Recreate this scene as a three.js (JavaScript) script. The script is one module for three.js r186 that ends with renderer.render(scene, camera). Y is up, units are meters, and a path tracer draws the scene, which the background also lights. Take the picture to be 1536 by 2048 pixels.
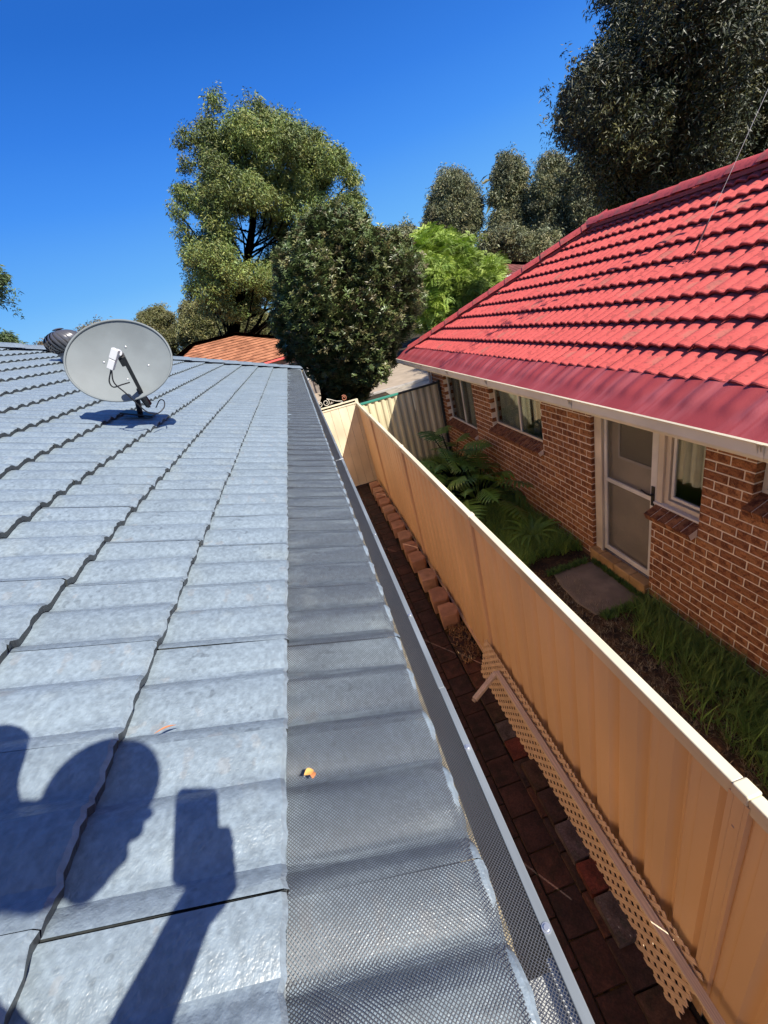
import * as THREE from 'three';
import { mergeGeometries, mergeVertices, toCreasedNormals } from 'three/addons/utils/BufferGeometryUtils.js';
import { RoundedBoxGeometry } from 'three/addons/geometries/RoundedBoxGeometry.js';
import { MarchingCubes } from 'three/addons/objects/MarchingCubes.js';

// ---------------------------------------------------------------- camera, sky, sun, exposure
const scene = new THREE.Scene();
const EYE = 3.6;                       // height of the lens over the ground of the side passage
const camera = new THREE.PerspectiveCamera(2 * Math.atan(1024 / 842) * 180 / Math.PI, 768 / 1024, 0.02, 900);
const lensRight = new THREE.Vector3(0.950557, -0.231962, 0.206484), lensFwd = new THREE.Vector3(0.092142, -0.424293, -0.900825).normalize();
const lensUp = new THREE.Vector3().crossVectors(lensRight, lensFwd).normalize();
camera.position.set(0, EYE, 0);
camera.up.copy(lensUp);
camera.lookAt(new THREE.Vector3(0, EYE, 0).add(lensFwd));

const sunRay = new THREE.Vector3(-0.408, -0.711, -0.573).normalize();     // the way sunlight travels
{
  const w = 512, h = 256, d = new Float32Array(w * h * 4);
  const stops = [[-90, .10, .13, .16], [-3, .24, .30, .33], [0, .27, .43, .58], [4, .15, .35, .575], [8, .088, .27, .56], [15, .038, .175, .53], [20, .022, .127, .46], [26, .0125, .090, .365], [40, .010, .064, .27], [90, .009, .050, .20]];
  for (let j = 0; j < h; j++) for (let i = 0; i < w; i++) {
    const lat = ((j + .5) / h - .5) * 180, lon = ((i + .5) / w - .5) * 2 * Math.PI;
    let k = 0; while (k < stops.length - 2 && lat > stops[k + 1][0]) k++;
    const A = stops[k], B = stops[k + 1], t = (lat - A[0]) / (B[0] - A[0]), c = Math.cos(lat * Math.PI / 180);
    const x = c * Math.cos(lon), y = Math.sin(lat * Math.PI / 180), z = c * Math.sin(lon);
    const cs = -(x * sunRay.x + y * sunRay.y + z * sunRay.z), ang = Math.acos(Math.min(1, Math.max(-1, cs))) * 180 / Math.PI;
    const glow = lat > -2 ? 0.9 * Math.exp(-ang / 15) : 0;              // the pale air round the sun
    const o = (j * w + i) * 4;
    d[o] = A[1] + (B[1] - A[1]) * t + glow; d[o + 1] = A[2] + (B[2] - A[2]) * t + glow * .97; d[o + 2] = A[3] + (B[3] - A[3]) * t + glow * .9; d[o + 3] = 1;
  }
  const sky = new THREE.DataTexture(d, w, h, THREE.RGBAFormat, THREE.FloatType);
  sky.mapping = THREE.EquirectangularReflectionMapping; sky.magFilter = sky.minFilter = THREE.LinearFilter; sky.needsUpdate = true;
  scene.background = sky; scene.environment = sky;
}
const sun = new THREE.DirectionalLight(new THREE.Color(1, .93, .82), 4.8);
sun.position.copy(sunRay).multiplyScalar(-60); sun.target.position.set(0, 0, -8);
sun.position.add(sun.target.position);
sun.castShadow = true; sun.shadow.mapSize.set(4096, 4096); sun.shadow.radius = 1;
Object.assign(sun.shadow.camera, { left: -40, right: 40, top: 45, bottom: -45, near: 1, far: 180 });
scene.add(sun, sun.target);

const renderer = new THREE.WebGLRenderer({ antialias: true });
renderer.setSize(768, 1024);
renderer.toneMapping = THREE.LinearToneMapping;
renderer.toneMappingExposure = 1.72;
renderer.shadowMap.enabled = true;

// ---------------------------------------------------------------- small helpers
let seed = 20240611;
const rnd = () => { seed |= 0; seed = seed + 0x6D2B79F5 | 0; let t = Math.imul(seed ^ seed >>> 15, 1 | seed); t = t + Math.imul(t ^ t >>> 7, 61 | t) ^ t; return ((t ^ t >>> 14) >>> 0) / 4294967296; };
const R = (a, b) => a + (b - a) * rnd();
const V = (x, y, z) => new THREE.Vector3(x, y, z);
const C = (r, g, b) => new THREE.Color().setRGB(r, g, b);
const lensX = lensRight.clone(), lensD = V().crossVectors(lensFwd, lensX).normalize();   // right and down of the picture
// a point of the place, from where it shows in the photograph and how far away it stands (z)
function at(px, py, z) {
  const v = lensX.clone().multiplyScalar((px - 768) / 842).addScaledVector(lensD, (py - 1024) / 842).add(lensFwd);
  return v.multiplyScalar(z / v.z).add(V(0, EYE, 0));
}
function sizeOnFilm(p) { return 1 / p.distanceTo(camera.position); }
const taken = {};
function numbered(n) { const k = taken[n] = (taken[n] ?? -1) + 1; return k ? `${n}_${String(k).padStart(3, '0')}` : n; }
function part(name, geo, mat, parent) {
  const m = new THREE.Mesh(Array.isArray(geo) ? merge(geo) : geo, mat);
  m.name = name; m.castShadow = m.receiveShadow = true; parent.add(m); return m;
}
function sub(name, parent) { const g = new THREE.Group(); g.name = name; parent.add(g); return g; }
function tag(o, label, category, group) { Object.assign(o.userData, { label, category }); if (group) o.userData.group = group; return o; }
function thing(name, label, category, pos, group) {
  const g = new THREE.Group(); g.name = numbered(name); if (pos) g.position.copy(pos); scene.add(g); return tag(g, label, category, group);
}
function solo(name, geo, mat, label, category, group) { return tag(part(numbered(name), geo, mat, scene), label, category, group); }
function ground(name, geo, mat) { const m = part(numbered(name), geo, mat, scene); m.userData.kind = 'structure'; return m; }
function merge(list) {
  const l = list.map(g => { let q = g.index ? g.toNonIndexed() : g.clone(); for (const k of Object.keys(q.attributes)) if (!['position', 'normal', 'uv', 'color'].includes(k)) q.deleteAttribute(k); if (!q.attributes.uv) q.setAttribute('uv', new THREE.BufferAttribute(new Float32Array(q.attributes.position.count * 2), 2)); return q; });
  const col = l.some(g => g.attributes.color);
  if (col) for (const g of l) if (!g.attributes.color) g.setAttribute('color', new THREE.BufferAttribute(new Float32Array(g.attributes.position.count * 3).fill(1), 3));
  return mergeGeometries(l);
}
// a box with uv in metres (corners from a to b)
function box(x0, x1, y0, y1, z0, z1) {
  const g = new THREE.BoxGeometry(x1 - x0, y1 - y0, z1 - z0); g.translate((x0 + x1) / 2, (y0 + y1) / 2, (z0 + z1) / 2); return metreUV(g);
}
function rbox(x0, x1, y0, y1, z0, z1, r = .006, seg = 1) {
  const g = new RoundedBoxGeometry(x1 - x0, y1 - y0, z1 - z0, seg, r); g.translate((x0 + x1) / 2, (y0 + y1) / 2, (z0 + z1) / 2); return metreUV(g);
}
function metreUV(g, ou = 0, ov = 0) {
  const p = g.attributes.position, n = g.attributes.normal, uv = new Float32Array(p.count * 2);
  for (let i = 0; i < p.count; i++) {
    const ax = Math.abs(n.getX(i)), ay = Math.abs(n.getY(i)), az = Math.abs(n.getZ(i));
    const [u, v] = ax >= ay && ax >= az ? [p.getZ(i), p.getY(i)] : ay >= az ? [p.getX(i), p.getZ(i)] : [p.getX(i), p.getY(i)];
    uv[2 * i] = u + ou; uv[2 * i + 1] = v + ov;
  }
  g.setAttribute('uv', new THREE.BufferAttribute(uv, 2)); return g;
}
// a bar of rectangular section from a to b
function bar(a, b, w, h, up = V(0, 1, 0)) {
  const L = a.distanceTo(b), g = new RoundedBoxGeometry(w, h, L, 1, Math.min(w, h) * .12);
  const d = b.clone().sub(a).normalize(), x = V().crossVectors(up, d).normalize(), y = V().crossVectors(d, x);
  g.applyMatrix4(new THREE.Matrix4().makeBasis(x, y, d).setPosition(a.clone().add(b).multiplyScalar(.5))); return g;
}
function tube(pts, r, seg = 6, n = 0) {
  const c = new THREE.CatmullRomCurve3(pts); return new THREE.TubeGeometry(c, n || Math.max(4, pts.length * 5), r, seg, false);
}
// a tapering limb through points with a radius at each
function limb(pts, rad, seg = 7) {
  const c = new THREE.CatmullRomCurve3(pts), n = Math.max(3, pts.length * 3), fr = c.computeFrenetFrames(n, false), pos = [], nor = [], uv = [], idx = [];
  for (let i = 0; i <= n; i++) {
    const t = i / n, p = c.getPoint(t), k = t * (rad.length - 1), a = Math.min(rad.length - 2, Math.floor(k)), r = rad[a] + (rad[a + 1] - rad[a]) * (k - a);
    for (let j = 0; j <= seg; j++) {
      const an = j / seg * 2 * Math.PI, d = fr.normals[i].clone().multiplyScalar(Math.cos(an)).addScaledVector(fr.binormals[i], Math.sin(an));
      pos.push(p.x + d.x * r, p.y + d.y * r, p.z + d.z * r); nor.push(d.x, d.y, d.z); uv.push(j / seg * .6, t * 4);
    }
  }
  for (let i = 0; i < n; i++) for (let j = 0; j < seg; j++) { const a = i * (seg + 1) + j, b = a + seg + 1; idx.push(a, b, a + 1, b, b + 1, a + 1); }
  const g = new THREE.BufferGeometry(); g.setAttribute('position', new THREE.Float32BufferAttribute(pos, 3)); g.setAttribute('normal', new THREE.Float32BufferAttribute(nor, 3)); g.setAttribute('uv', new THREE.Float32BufferAttribute(uv, 2)); g.setIndex(idx); return g;
}
function paint(g, c) { const n = g.attributes.position.count, a = new Float32Array(n * 3); for (let i = 0; i < n; i++) { a[3 * i] = c.r; a[3 * i + 1] = c.g; a[3 * i + 2] = c.b; } g.setAttribute('color', new THREE.BufferAttribute(a, 3)); return g; }
// a surface z = f(i, j) over a grid of points
function sheet(nu, nv, f, uvf) {
  const pos = [], uv = [], idx = [];
  for (let j = 0; j <= nv; j++) for (let i = 0; i <= nu; i++) { const p = f(i / nu, j / nv); pos.push(p.x, p.y, p.z); const q = uvf ? uvf(i / nu, j / nv, p) : [i / nu, j / nv]; uv.push(q[0], q[1]); }
  for (let j = 0; j < nv; j++) for (let i = 0; i < nu; i++) { const a = j * (nu + 1) + i, b = a + nu + 1; idx.push(a, a + 1, b, a + 1, b + 1, b); }
  const g = new THREE.BufferGeometry(); g.setAttribute('position', new THREE.Float32BufferAttribute(pos, 3)); g.setAttribute('uv', new THREE.Float32BufferAttribute(uv, 2)); g.setIndex(idx); g.computeVertexNormals(); return g;
}

// ---------------------------------------------------------------- noise and textures
const perm = new Uint16Array(65536); for (let i = 0; i < 65536; i++) perm[i] = Math.floor(rnd() * 65536);
function hash(x, y, s) { return perm[(perm[(x + s * 131) & 65535] + y * 7919) & 65535] / 65535; }
function vnoise(x, y, per, s) {                                         // value noise that repeats after per cells
  const xi = Math.floor(x), yi = Math.floor(y), fx = x - xi, fy = y - yi, m = a => ((a % per) + per) % per;
  const u = fx * fx * (3 - 2 * fx), v = fy * fy * (3 - 2 * fy), a = hash(m(xi), m(yi), s), b = hash(m(xi + 1), m(yi), s), c = hash(m(xi), m(yi + 1), s), d = hash(m(xi + 1), m(yi + 1), s);
  return a + (b - a) * u + (c - a) * v + (a - b - c + d) * u * v;
}
function fbm(u, v, per, oct, s, gain = .5) { let t = 0, a = 1, n = 0; for (let o = 0; o < oct; o++) { t += a * vnoise(u * per, v * per, per, s + o); n += a; a *= gain; per *= 2; } return t / n; }
function tex(size, f, srgb, repeat = 1) {
  const [w, h] = Array.isArray(size) ? size : [size, size], d = new Uint8Array(w * h * 4);
  for (let j = 0; j < h; j++) for (let i = 0; i < w; i++) { const c = f((i + .5) / w, (j + .5) / h), o = (j * w + i) * 4; d[o] = c[0] * 255; d[o + 1] = c[1] * 255; d[o + 2] = c[2] * 255; d[o + 3] = 255; }
  const t = new THREE.DataTexture(d, w, h); t.wrapS = t.wrapT = THREE.RepeatWrapping; t.magFilter = t.minFilter = THREE.LinearFilter; if (srgb) t.colorSpace = THREE.SRGBColorSpace;
  t.repeat.set(...(Array.isArray(repeat) ? repeat : [repeat, repeat])); t.needsUpdate = true; return t;
}
const cl = (x, a = 0, b = 1) => Math.min(b, Math.max(a, x)), ss = (a, b, x) => { const t = cl((x - a) / (b - a)); return t * t * (3 - 2 * t); };
const gray = f => (u, v) => { const x = cl(f(u, v)); return [x, x, x]; };
const tint = (f, a, b) => (u, v) => { const t = cl(f(u, v)); return [a[0] + (b[0] - a[0]) * t, a[1] + (b[1] - a[1]) * t, a[2] + (b[2] - a[2]) * t]; };
const std = (o) => new THREE.MeshStandardMaterial(o);
// general mottle, used as a multiplier on many flat paints (mean near 1)
const mottle = tex(256, tint((u, v) => .5 + 1.6 * (fbm(u, v, 5, 5, 11) - .5), [.80, .80, .80], [1, 1, 1]), true);
const mottleLight = tex(256, tint((u, v) => .5 + 1.6 * (fbm(u, v, 5, 5, 13) - .5), [.90, .90, .90], [1, 1, 1]), true);
const grainBump = tex(256, gray((u, v) => fbm(u, v, 24, 4, 23, .7)), false);
function mapped(t, r) { const c = t.clone(); c.repeat.set(...(Array.isArray(r) ? r : [r, r])); c.needsUpdate = true; return c; }
// ================================================================ our own house: roof, gutter, gutter mesh
const PITCH = 22.3 * Math.PI / 180, MX = -0.264, MY = EYE - 0.777;       // one course line of the roof
const TILE_W = 0.299, GAUGE = 0.3345, STEP = 0.03;
const arch = q => { q -= Math.floor(q); return q < .33 ? Math.cos(Math.PI / 2 * q / .33) : Math.sin(Math.PI / 2 * (q - .33) / .67); };
const rollGrey = x => .0225 * arch(x / .1495), rollRed = x => .032 * arch(1 - x / .1495);

// one roof tile: x across (two rolls), y up the slope, z out of the roof; clip(x, y) may pull a corner back
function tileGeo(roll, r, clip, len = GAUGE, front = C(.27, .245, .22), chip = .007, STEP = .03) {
  const nx = 20, ou = r() * 7, ov = r() * 7, rows = [[0, -.006], [.009, 0], [len * .5, 0], [len + .035, 0]], pos = [], col = [], uv = [], idx = [];
  const W = TILE_W - .0016, jag = Array.from({ length: nx + 1 }, () => (r() - .5) * chip);
  const put = (x, y, z, c) => { let X = x; if (clip) X = clip(x, y); pos.push(X, y, z); uv.push(X + ou, y + ov); col.push(c.r, c.g, c.b); return pos.length / 3 - 1; };
  const white = C(1, 1, 1), lift = y => STEP * (1 - y / len);
  let prev = null;
  for (const [y, dz] of rows) {
    const row = []; for (let i = 0; i <= nx; i++) { const x = i / nx * W; row.push(put(x, y + (y < .02 ? jag[i] : 0), roll(x) + lift(y) + dz + (y < .02 ? jag[i] * .4 : 0), white)); }
    if (prev) for (let i = 0; i < nx; i++) idx.push(prev[i], prev[i + 1], row[i], prev[i + 1], row[i + 1], row[i]);
    prev = row;
  }
  const top = [], low = [];
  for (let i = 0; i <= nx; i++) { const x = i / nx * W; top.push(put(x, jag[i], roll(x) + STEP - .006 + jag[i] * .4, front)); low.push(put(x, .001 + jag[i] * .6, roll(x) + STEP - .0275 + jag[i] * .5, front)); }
  for (let i = 0; i < nx; i++) idx.push(low[i], low[i + 1], top[i], low[i + 1], top[i + 1], top[i]);
  for (const x of [0, W]) {                                             // the two side faces
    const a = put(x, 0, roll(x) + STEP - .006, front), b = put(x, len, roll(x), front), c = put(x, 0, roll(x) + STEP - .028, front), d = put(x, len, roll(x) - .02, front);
    idx.push(a, c, b, b, c, d);
  }
  const g = new THREE.BufferGeometry(); g.setAttribute('position', new THREE.Float32BufferAttribute(pos, 3)); g.setAttribute('uv', new THREE.Float32BufferAttribute(uv, 2)); g.setAttribute('color', new THREE.Float32BufferAttribute(col, 3)); g.setIndex(idx); g.computeVertexNormals(); const cr = toCreasedNormals(g, .42); return cr;
}
// how large a piece shows in the picture: 0 when it is out of the frame
const frustum = (() => { camera.updateMatrixWorld(); camera.updateProjectionMatrix(); const pm = camera.projectionMatrix, vm = camera.matrixWorldInverse; return p => { const q = p.clone().applyMatrix4(vm); if (q.z > -.05) return 0; const d = q.length(); q.applyMatrix4(pm); return Math.abs(q.x) < 1.12 && Math.abs(q.y) < 1.12 ? 1 / d : 0; }; })();
// the pieces that show largest become meshes of their own, the rest one joined part
function layPieces(name, pieces, parent, limit = 298) {
  pieces.forEach(p => p.size = frustum(p.center));
  pieces.sort((a, b) => b.size - a.size);
  const own = pieces.slice(0, limit).filter(p => p.size > 0), rest = pieces.filter(p => !own.includes(p));
  for (const p of own) { const m = part(name, p.geo, p.mat, parent); if (p.matrix) { m.matrix.copy(p.matrix); m.matrix.decompose(m.position, m.quaternion, m.scale); } }
  const byMat = new Map(); for (const p of rest) { if (!byMat.has(p.mat)) byMat.set(p.mat, []); const g = p.geo.clone(); if (p.matrix) g.applyMatrix4(p.matrix); byMat.get(p.mat).push(g); }
  for (const [mat, l] of byMat) part(name + '_run', l, mat, parent).userData.kind = 'stuff';
}

// grey roof paint: leathery skin, dust, small dark specks, rusty streaks
const leather = tex(512, gray((u, v) => { const a = fbm(u, v, 40, 3, 31, .6), b = fbm(u + .3, v, 90, 2, 35, .6); return .55 * Math.abs(a - .5) * 3 + .45 * b; }), false);
const greyPaint = tex(1024, (u, v) => {
  const big = fbm(u, v, 4, 5, 41), mid = fbm(u, v, 22, 4, 47), fine = fbm(u, v, 130, 2, 52);
  let k = .88 + .05 * (big - .5) + .07 * (mid - .5) + .20 * (fine - .5);
  const spots = ss(.70, .76, fbm(u, v, 60, 2, 57)) * ss(.5, .62, fbm(u, v, 6, 3, 60)); k -= .10 * spots;
  const dust = ss(.55, .78, fbm(u, v, 9, 4, 66)) * .05, rust = .6 * ss(.66, .74, fbm(u, v, 30, 3, 70)) * ss(.60, .70, fbm(u, v, 5, 2, 75)) * .14;
  return [cl(k * .865 + dust + rust * .3), cl(k * .915 + dust * .8 - rust * .05), cl(k * .965 + dust * .4 - rust * .3)];
}, true, [.9, .9]);
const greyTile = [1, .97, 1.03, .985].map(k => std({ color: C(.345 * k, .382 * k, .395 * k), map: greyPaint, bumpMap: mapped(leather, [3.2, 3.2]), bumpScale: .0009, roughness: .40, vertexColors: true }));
const capPaint = std({ color: C(.27, .305, .34), map: mapped(greyPaint, [1, 1]), bumpMap: mapped(leather, [3, 3]), bumpScale: .002, roughness: .5 });
const ourHouse = thing('grey_roof_house', 'house under a blue grey painted tile roof, gutter covered with black mesh', 'house');
const upG = V(-Math.cos(PITCH), Math.sin(PITCH), 0), nG = V(Math.sin(PITCH), Math.cos(PITCH), 0), acrossG = V(0, 0, -1);
const onRoof = (v, z, n = 0) => V(MX, MY, z).addScaledVector(upG, v).addScaledVector(nG, n);
const EAVE_Z = -11.81, EAVE_X = 0.045, RIDGE_X = -5.3, NEAR_Z = 3.2;
const hipZ = x => EAVE_Z + (EAVE_X - x);                                  // where the far hip lies over x
{
  const roof = sub('roof', ourHouse), pieces = [], courses = 16, z0 = -.398 + TILE_W * 12;
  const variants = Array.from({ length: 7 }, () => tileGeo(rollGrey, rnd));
  for (let k = -1; k < courses; k++) for (let i = 0; i < 53; i++) {
    const zA = z0 - i * TILE_W, v = k * GAUGE, p = onRoof(v + R(-.0025, .0025), zA + R(-.0015, .0015), R(-.0006, .0008) - STEP);
    const zHip = hipZ(p.x);
    if (zA < zHip) continue;
    const tilt = new THREE.Matrix4().makeRotationZ(R(-.006, .006)), m = new THREE.Matrix4().makeBasis(acrossG, upG, nG).setPosition(p).multiply(tilt);
    let geo = variants[Math.floor(rnd() * 7)];
    if (zA - TILE_W < zHip + .4) geo = tileGeo(rollGrey, rnd, (x, y) => { const lim = zA - (hipZ(p.x - y * Math.cos(PITCH))); return Math.min(x, Math.max(0, lim)); });
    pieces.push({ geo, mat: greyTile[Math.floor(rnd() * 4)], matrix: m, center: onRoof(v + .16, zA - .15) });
  }
  layPieces('roof_tile', pieces, roof);
  // boarding under the tiles, and the three slopes that face away
  const ry = onRoof((MX - RIDGE_X) / Math.cos(PITCH), 0).y - .035, ey = onRoof(-.31, 0).y - .035, ex = EAVE_X - .03, ridgeFar = EAVE_Z + (ex - RIDGE_X), farX = 2 * RIDGE_X - ex;
  const quad = (...p) => { const g = new THREE.BufferGeometry(); const t = p.length === 4 ? [p[0], p[1], p[2], p[0], p[2], p[3]] : p; g.setAttribute('position', new THREE.Float32BufferAttribute(t.flatMap(q => [q.x, q.y, q.z]), 3)); g.setAttribute('uv', new THREE.Float32BufferAttribute(t.flatMap(q => [q.x, q.z]), 2)); g.computeVertexNormals(); return g; };
  part('roof_boarding', [quad(V(ex, ey, NEAR_Z), V(ex, ey, EAVE_Z), V(RIDGE_X, ry, ridgeFar), V(RIDGE_X, ry, NEAR_Z)), quad(V(ex, ey, EAVE_Z), V(farX, ey, EAVE_Z), V(RIDGE_X, ry, ridgeFar)), quad(V(farX, ey, EAVE_Z), V(farX, ey, NEAR_Z), V(RIDGE_X, ry, NEAR_Z), V(RIDGE_X, ry, ridgeFar)), quad(V(ex, ey, NEAR_Z), V(RIDGE_X, ry, NEAR_Z), V(farX, ey, NEAR_Z))], capPaint, roof);
  // hip caps from the far corner of the eave up to the ridge
  const capGeo = (L) => { const s = []; const prof = []; for (let i = 0; i <= 10; i++) { const a = (i / 10 - .5) * 2; prof.push([a * .125, .085 * (1 - Math.pow(Math.abs(a), 1.7)) - .035]); } return sheet(10, 3, (u, v) => { const k = prof[Math.round(u * 10)], f = v > .9 ? 1.06 : 1 - .06 * v; return V(k[0] * (1.03 - .05 * v), k[1] + .012 * (1 - v) - .0 * f, -v * L); }, (u, v) => [u * .3, v * .4]); };
  const a = onRoof(-.30, hipZ(onRoof(-.30, 0).x), .03), top = (EAVE_X - RIDGE_X), b = V(RIDGE_X, ry + .07, hipZ(RIDGE_X)), n = Math.floor(a.distanceTo(b) / .385), dir = b.clone().sub(a).normalize();
  for (let i = 0; i <= n; i++) {
    const g = capGeo(.42), m = part('hip_cap', g, capPaint, roof), f = dir.clone().multiplyScalar(-1), x = V().crossVectors(V(0, 1, 0), f).normalize(), y = V().crossVectors(f, x);
    m.quaternion.setFromRotationMatrix(new THREE.Matrix4().makeBasis(x, y, f)); m.rotateZ(R(-.02, .02)); m.position.copy(a).addScaledVector(dir, i * .385);
  }
  const rg = []; for (let z = hipZ(RIDGE_X); z < NEAR_Z; z += .385) { const g = capGeo(.42); g.translate(RIDGE_X, ry + .07, z + .4); rg.push(g); }
  part('ridge_caps', rg, capPaint, roof).userData.kind = 'stuff';

  // walls, soffit and fascia
  const ourBrick = std({ color: C(.78, .50, .29), map: mapped(mottle, [.8, 2.5]), bumpMap: mapped(grainBump, [2, 2]), bumpScale: .004, roughness: .95 });
  const trimPaint = std({ color: C(.66, .60, .48), map: mottle, roughness: .6 });
  part('wall', [box(-.55, -.42, 0, 2.5, -11.3, NEAR_Z - .4), box(2 * RIDGE_X + .42, 2 * RIDGE_X + .55, 0, 2.5, -11.3, NEAR_Z - .4), box(2 * RIDGE_X + .55, -.55, 0, 2.5, -11.3, -11.17), box(2 * RIDGE_X + .55, -.55, 0, 2.5, NEAR_Z - .53, NEAR_Z - .4)], ourBrick, ourHouse);
  part('fascia', [box(-.012, .008, 2.50, 2.675, -11.75, NEAR_Z), box(-.42, -.012, 2.50, 2.512, -11.75, NEAR_Z)], trimPaint, ourHouse);

  // the gutter: a trough of folded sheet, cream inside, with a grey front lip
  const gutter = sub('gutter', ourHouse), inner = std({ color: C(.50, .43, .29), map: mapped(mottle, [3, 1.2]), roughness: .75, bumpMap: mapped(grainBump, [8, 2]), bumpScale: .001 });
  part('gutter_trough', [box(.0085, .1165, 2.596, 2.600, -11.85, NEAR_Z), box(.0085, .0115, 2.600, 2.668, -11.85, NEAR_Z), box(.1125, .1165, 2.600, 2.662, -11.85, NEAR_Z), box(.0115, .1125, 2.600, 2.662, -11.853, -11.85)], inner, gutter);
  const lipMat = std({ color: C(.30, .335, .35), roughness: .45, metalness: .25, map: mapped(mottle, [4, 1]) });
  for (let z = NEAR_Z, i = 0; z > -11.8; z -= 2.0, i++) part('gutter_lip', rbox(.1015 + (i % 2) * .0012, .1185 + (i % 2) * .0012, 2.6665, 2.6785 + (i % 2) * .001, Math.max(-11.85, z - 2.0), z, .0022, 2), lipMat, gutter);
  const screwMat = std({ color: C(.55, .57, .58), roughness: .35, metalness: .7 });
  for (const z of [-.296, -.62, -1.12, -1.75, -2.6, -3.6, -5.2]) { const g = new THREE.CylinderGeometry(.0042, .0046, .003, 12); g.translate(.1105, 2.6815, z); const w = new THREE.CylinderGeometry(.0075, .0075, .0012, 14); w.translate(.1105, 2.6802, z); part('screw', [g, w], screwMat, gutter); }
  // the fold of a gutter end stop that catches the sun just under the lens
  part('joint_strap', [rbox(.03, .105, 2.640, 2.642, -.262, -.205, .0008), rbox(.092, .106, 2.6425, 2.664, -.27, -.19, .0008)], std({ color: C(.62, .64, .62), roughness: .4, metalness: .3 }), gutter);
  for (const z of [-3.06]) part('joint_strap', rbox(.06, .1205, 2.6795, 2.6825, z - .016, z, .001), std({ color: C(.5, .52, .52), roughness: .5 }), gutter);

  // mesh laid from under the second course over the first one to the lip of the gutter
  const weave = tex(64, gray((u, v) => { const d = Math.min(Math.abs(((u + v) % 1) - .5), Math.abs((((u - v) % 1) + 1) % 1 - .5)); const e = .5 - Math.min(Math.abs(((u + v) % 1) - .5), .5), f = .5 - Math.abs((((u - v) % 1) + 1) % 1 - .5); return Math.min(e, f) < .135 ? 1 : 0; }), false);
  weave.repeat.set(1 / .0068, 1 / .0056);
  const wireBump = weave.clone(); wireBump.repeat.copy(weave.repeat); wireBump.needsUpdate = true;
  const meshMat = std({ color: C(.075, .079, .085), roughness: .5, metalness: .25, alphaMap: weave, alphaTest: .5, side: THREE.DoubleSide });
  const zEnd = -11.75, slack = Array.from({ length: 400 }, () => rnd());
  const prof = (t, z) => {                                               // t 0 at the upper edge, 1 at the lip
    const v = -t * .408, x = (-.398 - z), far = ss(-2.5, -8, z);
    let n = STEP * (v + GAUGE) / GAUGE * 0; const onTile = ss(-.345, -.31, v);
    const wave = rollGrey(((x % .1495) + .1495) % .1495) * (.92 - .3 * far) * onTile, lift = (STEP * (1 - (v + GAUGE) / GAUGE) - STEP + .010) * onTile + .004 * (1 - onTile);
    const pucker = .006 * Math.sin(z * 41 + 3 * Math.sin(z * 7.3)) * ss(.25, 0, t) + .004 * (slack[Math.floor(Math.abs(z) * 23) % 400] - .5) * ss(.6, .1, t);
    return onRoof(v, z, wave + lift + pucker * onTile);
  };
  for (let z = NEAR_Z, i = 0; z > zEnd; z -= 5.0, i++) { const zb = Math.max(zEnd, z - 5.0), L = z - zb; part('gutter_mesh', sheet(16, Math.round(L / .0125), (u, v) => { const p = prof(u, z - v * L); if (z - v * L < -11.2) { const q = (z - v * L + 11.2) / .55; p.x -= .10 * q * q * u; } return p; }, (u, v) => [u * .42, z - v * L]), meshMat, ourHouse); }
}
// ================================================================ the neighbour's brick house
const RX = 2.37, RY = 2.427, RT = .49, RPITCH = Math.atan(RT), HALF = 3.15, HOUSE_FAR = -10.75, HOUSE_NEAR = 4.4, WALLX = 3.02;
const redHouse = thing('brick_house', 'brown brick house with a bright red tiled roof beyond the fence', 'house');
const redPaint = tex(1024, (u, v) => {
  const big = fbm(u, v, 3, 4, 141), mid = fbm(u, v, 20, 4, 147), fine = fbm(u, v, 120, 2, 152);
  let k = .90 + .12 * (big - .5) + .14 * (mid - .5) + .12 * (fine - .5);
  const wear = ss(.60, .74, fbm(u, v, 12, 4, 160)) * ss(.5, .65, fbm(u, v, 4, 3, 164)), dark = ss(.66, .74, fbm(u, v, 44, 2, 169)) * .12;
  return [cl(k - .10 * wear - dark), cl(k * .96 + .10 * wear - dark), cl(k * .96 + .06 * wear - dark)];
}, true, [.8, .8]);
const redTile = [1, .95, 1.04, .99].map(k => std({ color: C(.64 * k, .108 * k, .090 * k), map: redPaint, bumpMap: mapped(leather, [3, 3]), bumpScale: .0006, roughness: .78, vertexColors: true }));
const redCap = std({ color: C(.62, .104, .088), map: redPaint, bumpMap: mapped(leather, [3, 3]), bumpScale: .0006, roughness: .55 });
const upR = V(Math.cos(RPITCH), Math.sin(RPITCH), 0), nR = V(-Math.sin(RPITCH), Math.cos(RPITCH), 0);
const onRed = (v, z, n = 0) => V(RX, RY, z).addScaledVector(upR, v).addScaledVector(nR, n);
const RSTEP = .046, RED_FIRST = .40, RED_GAUGE = .328;
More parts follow.
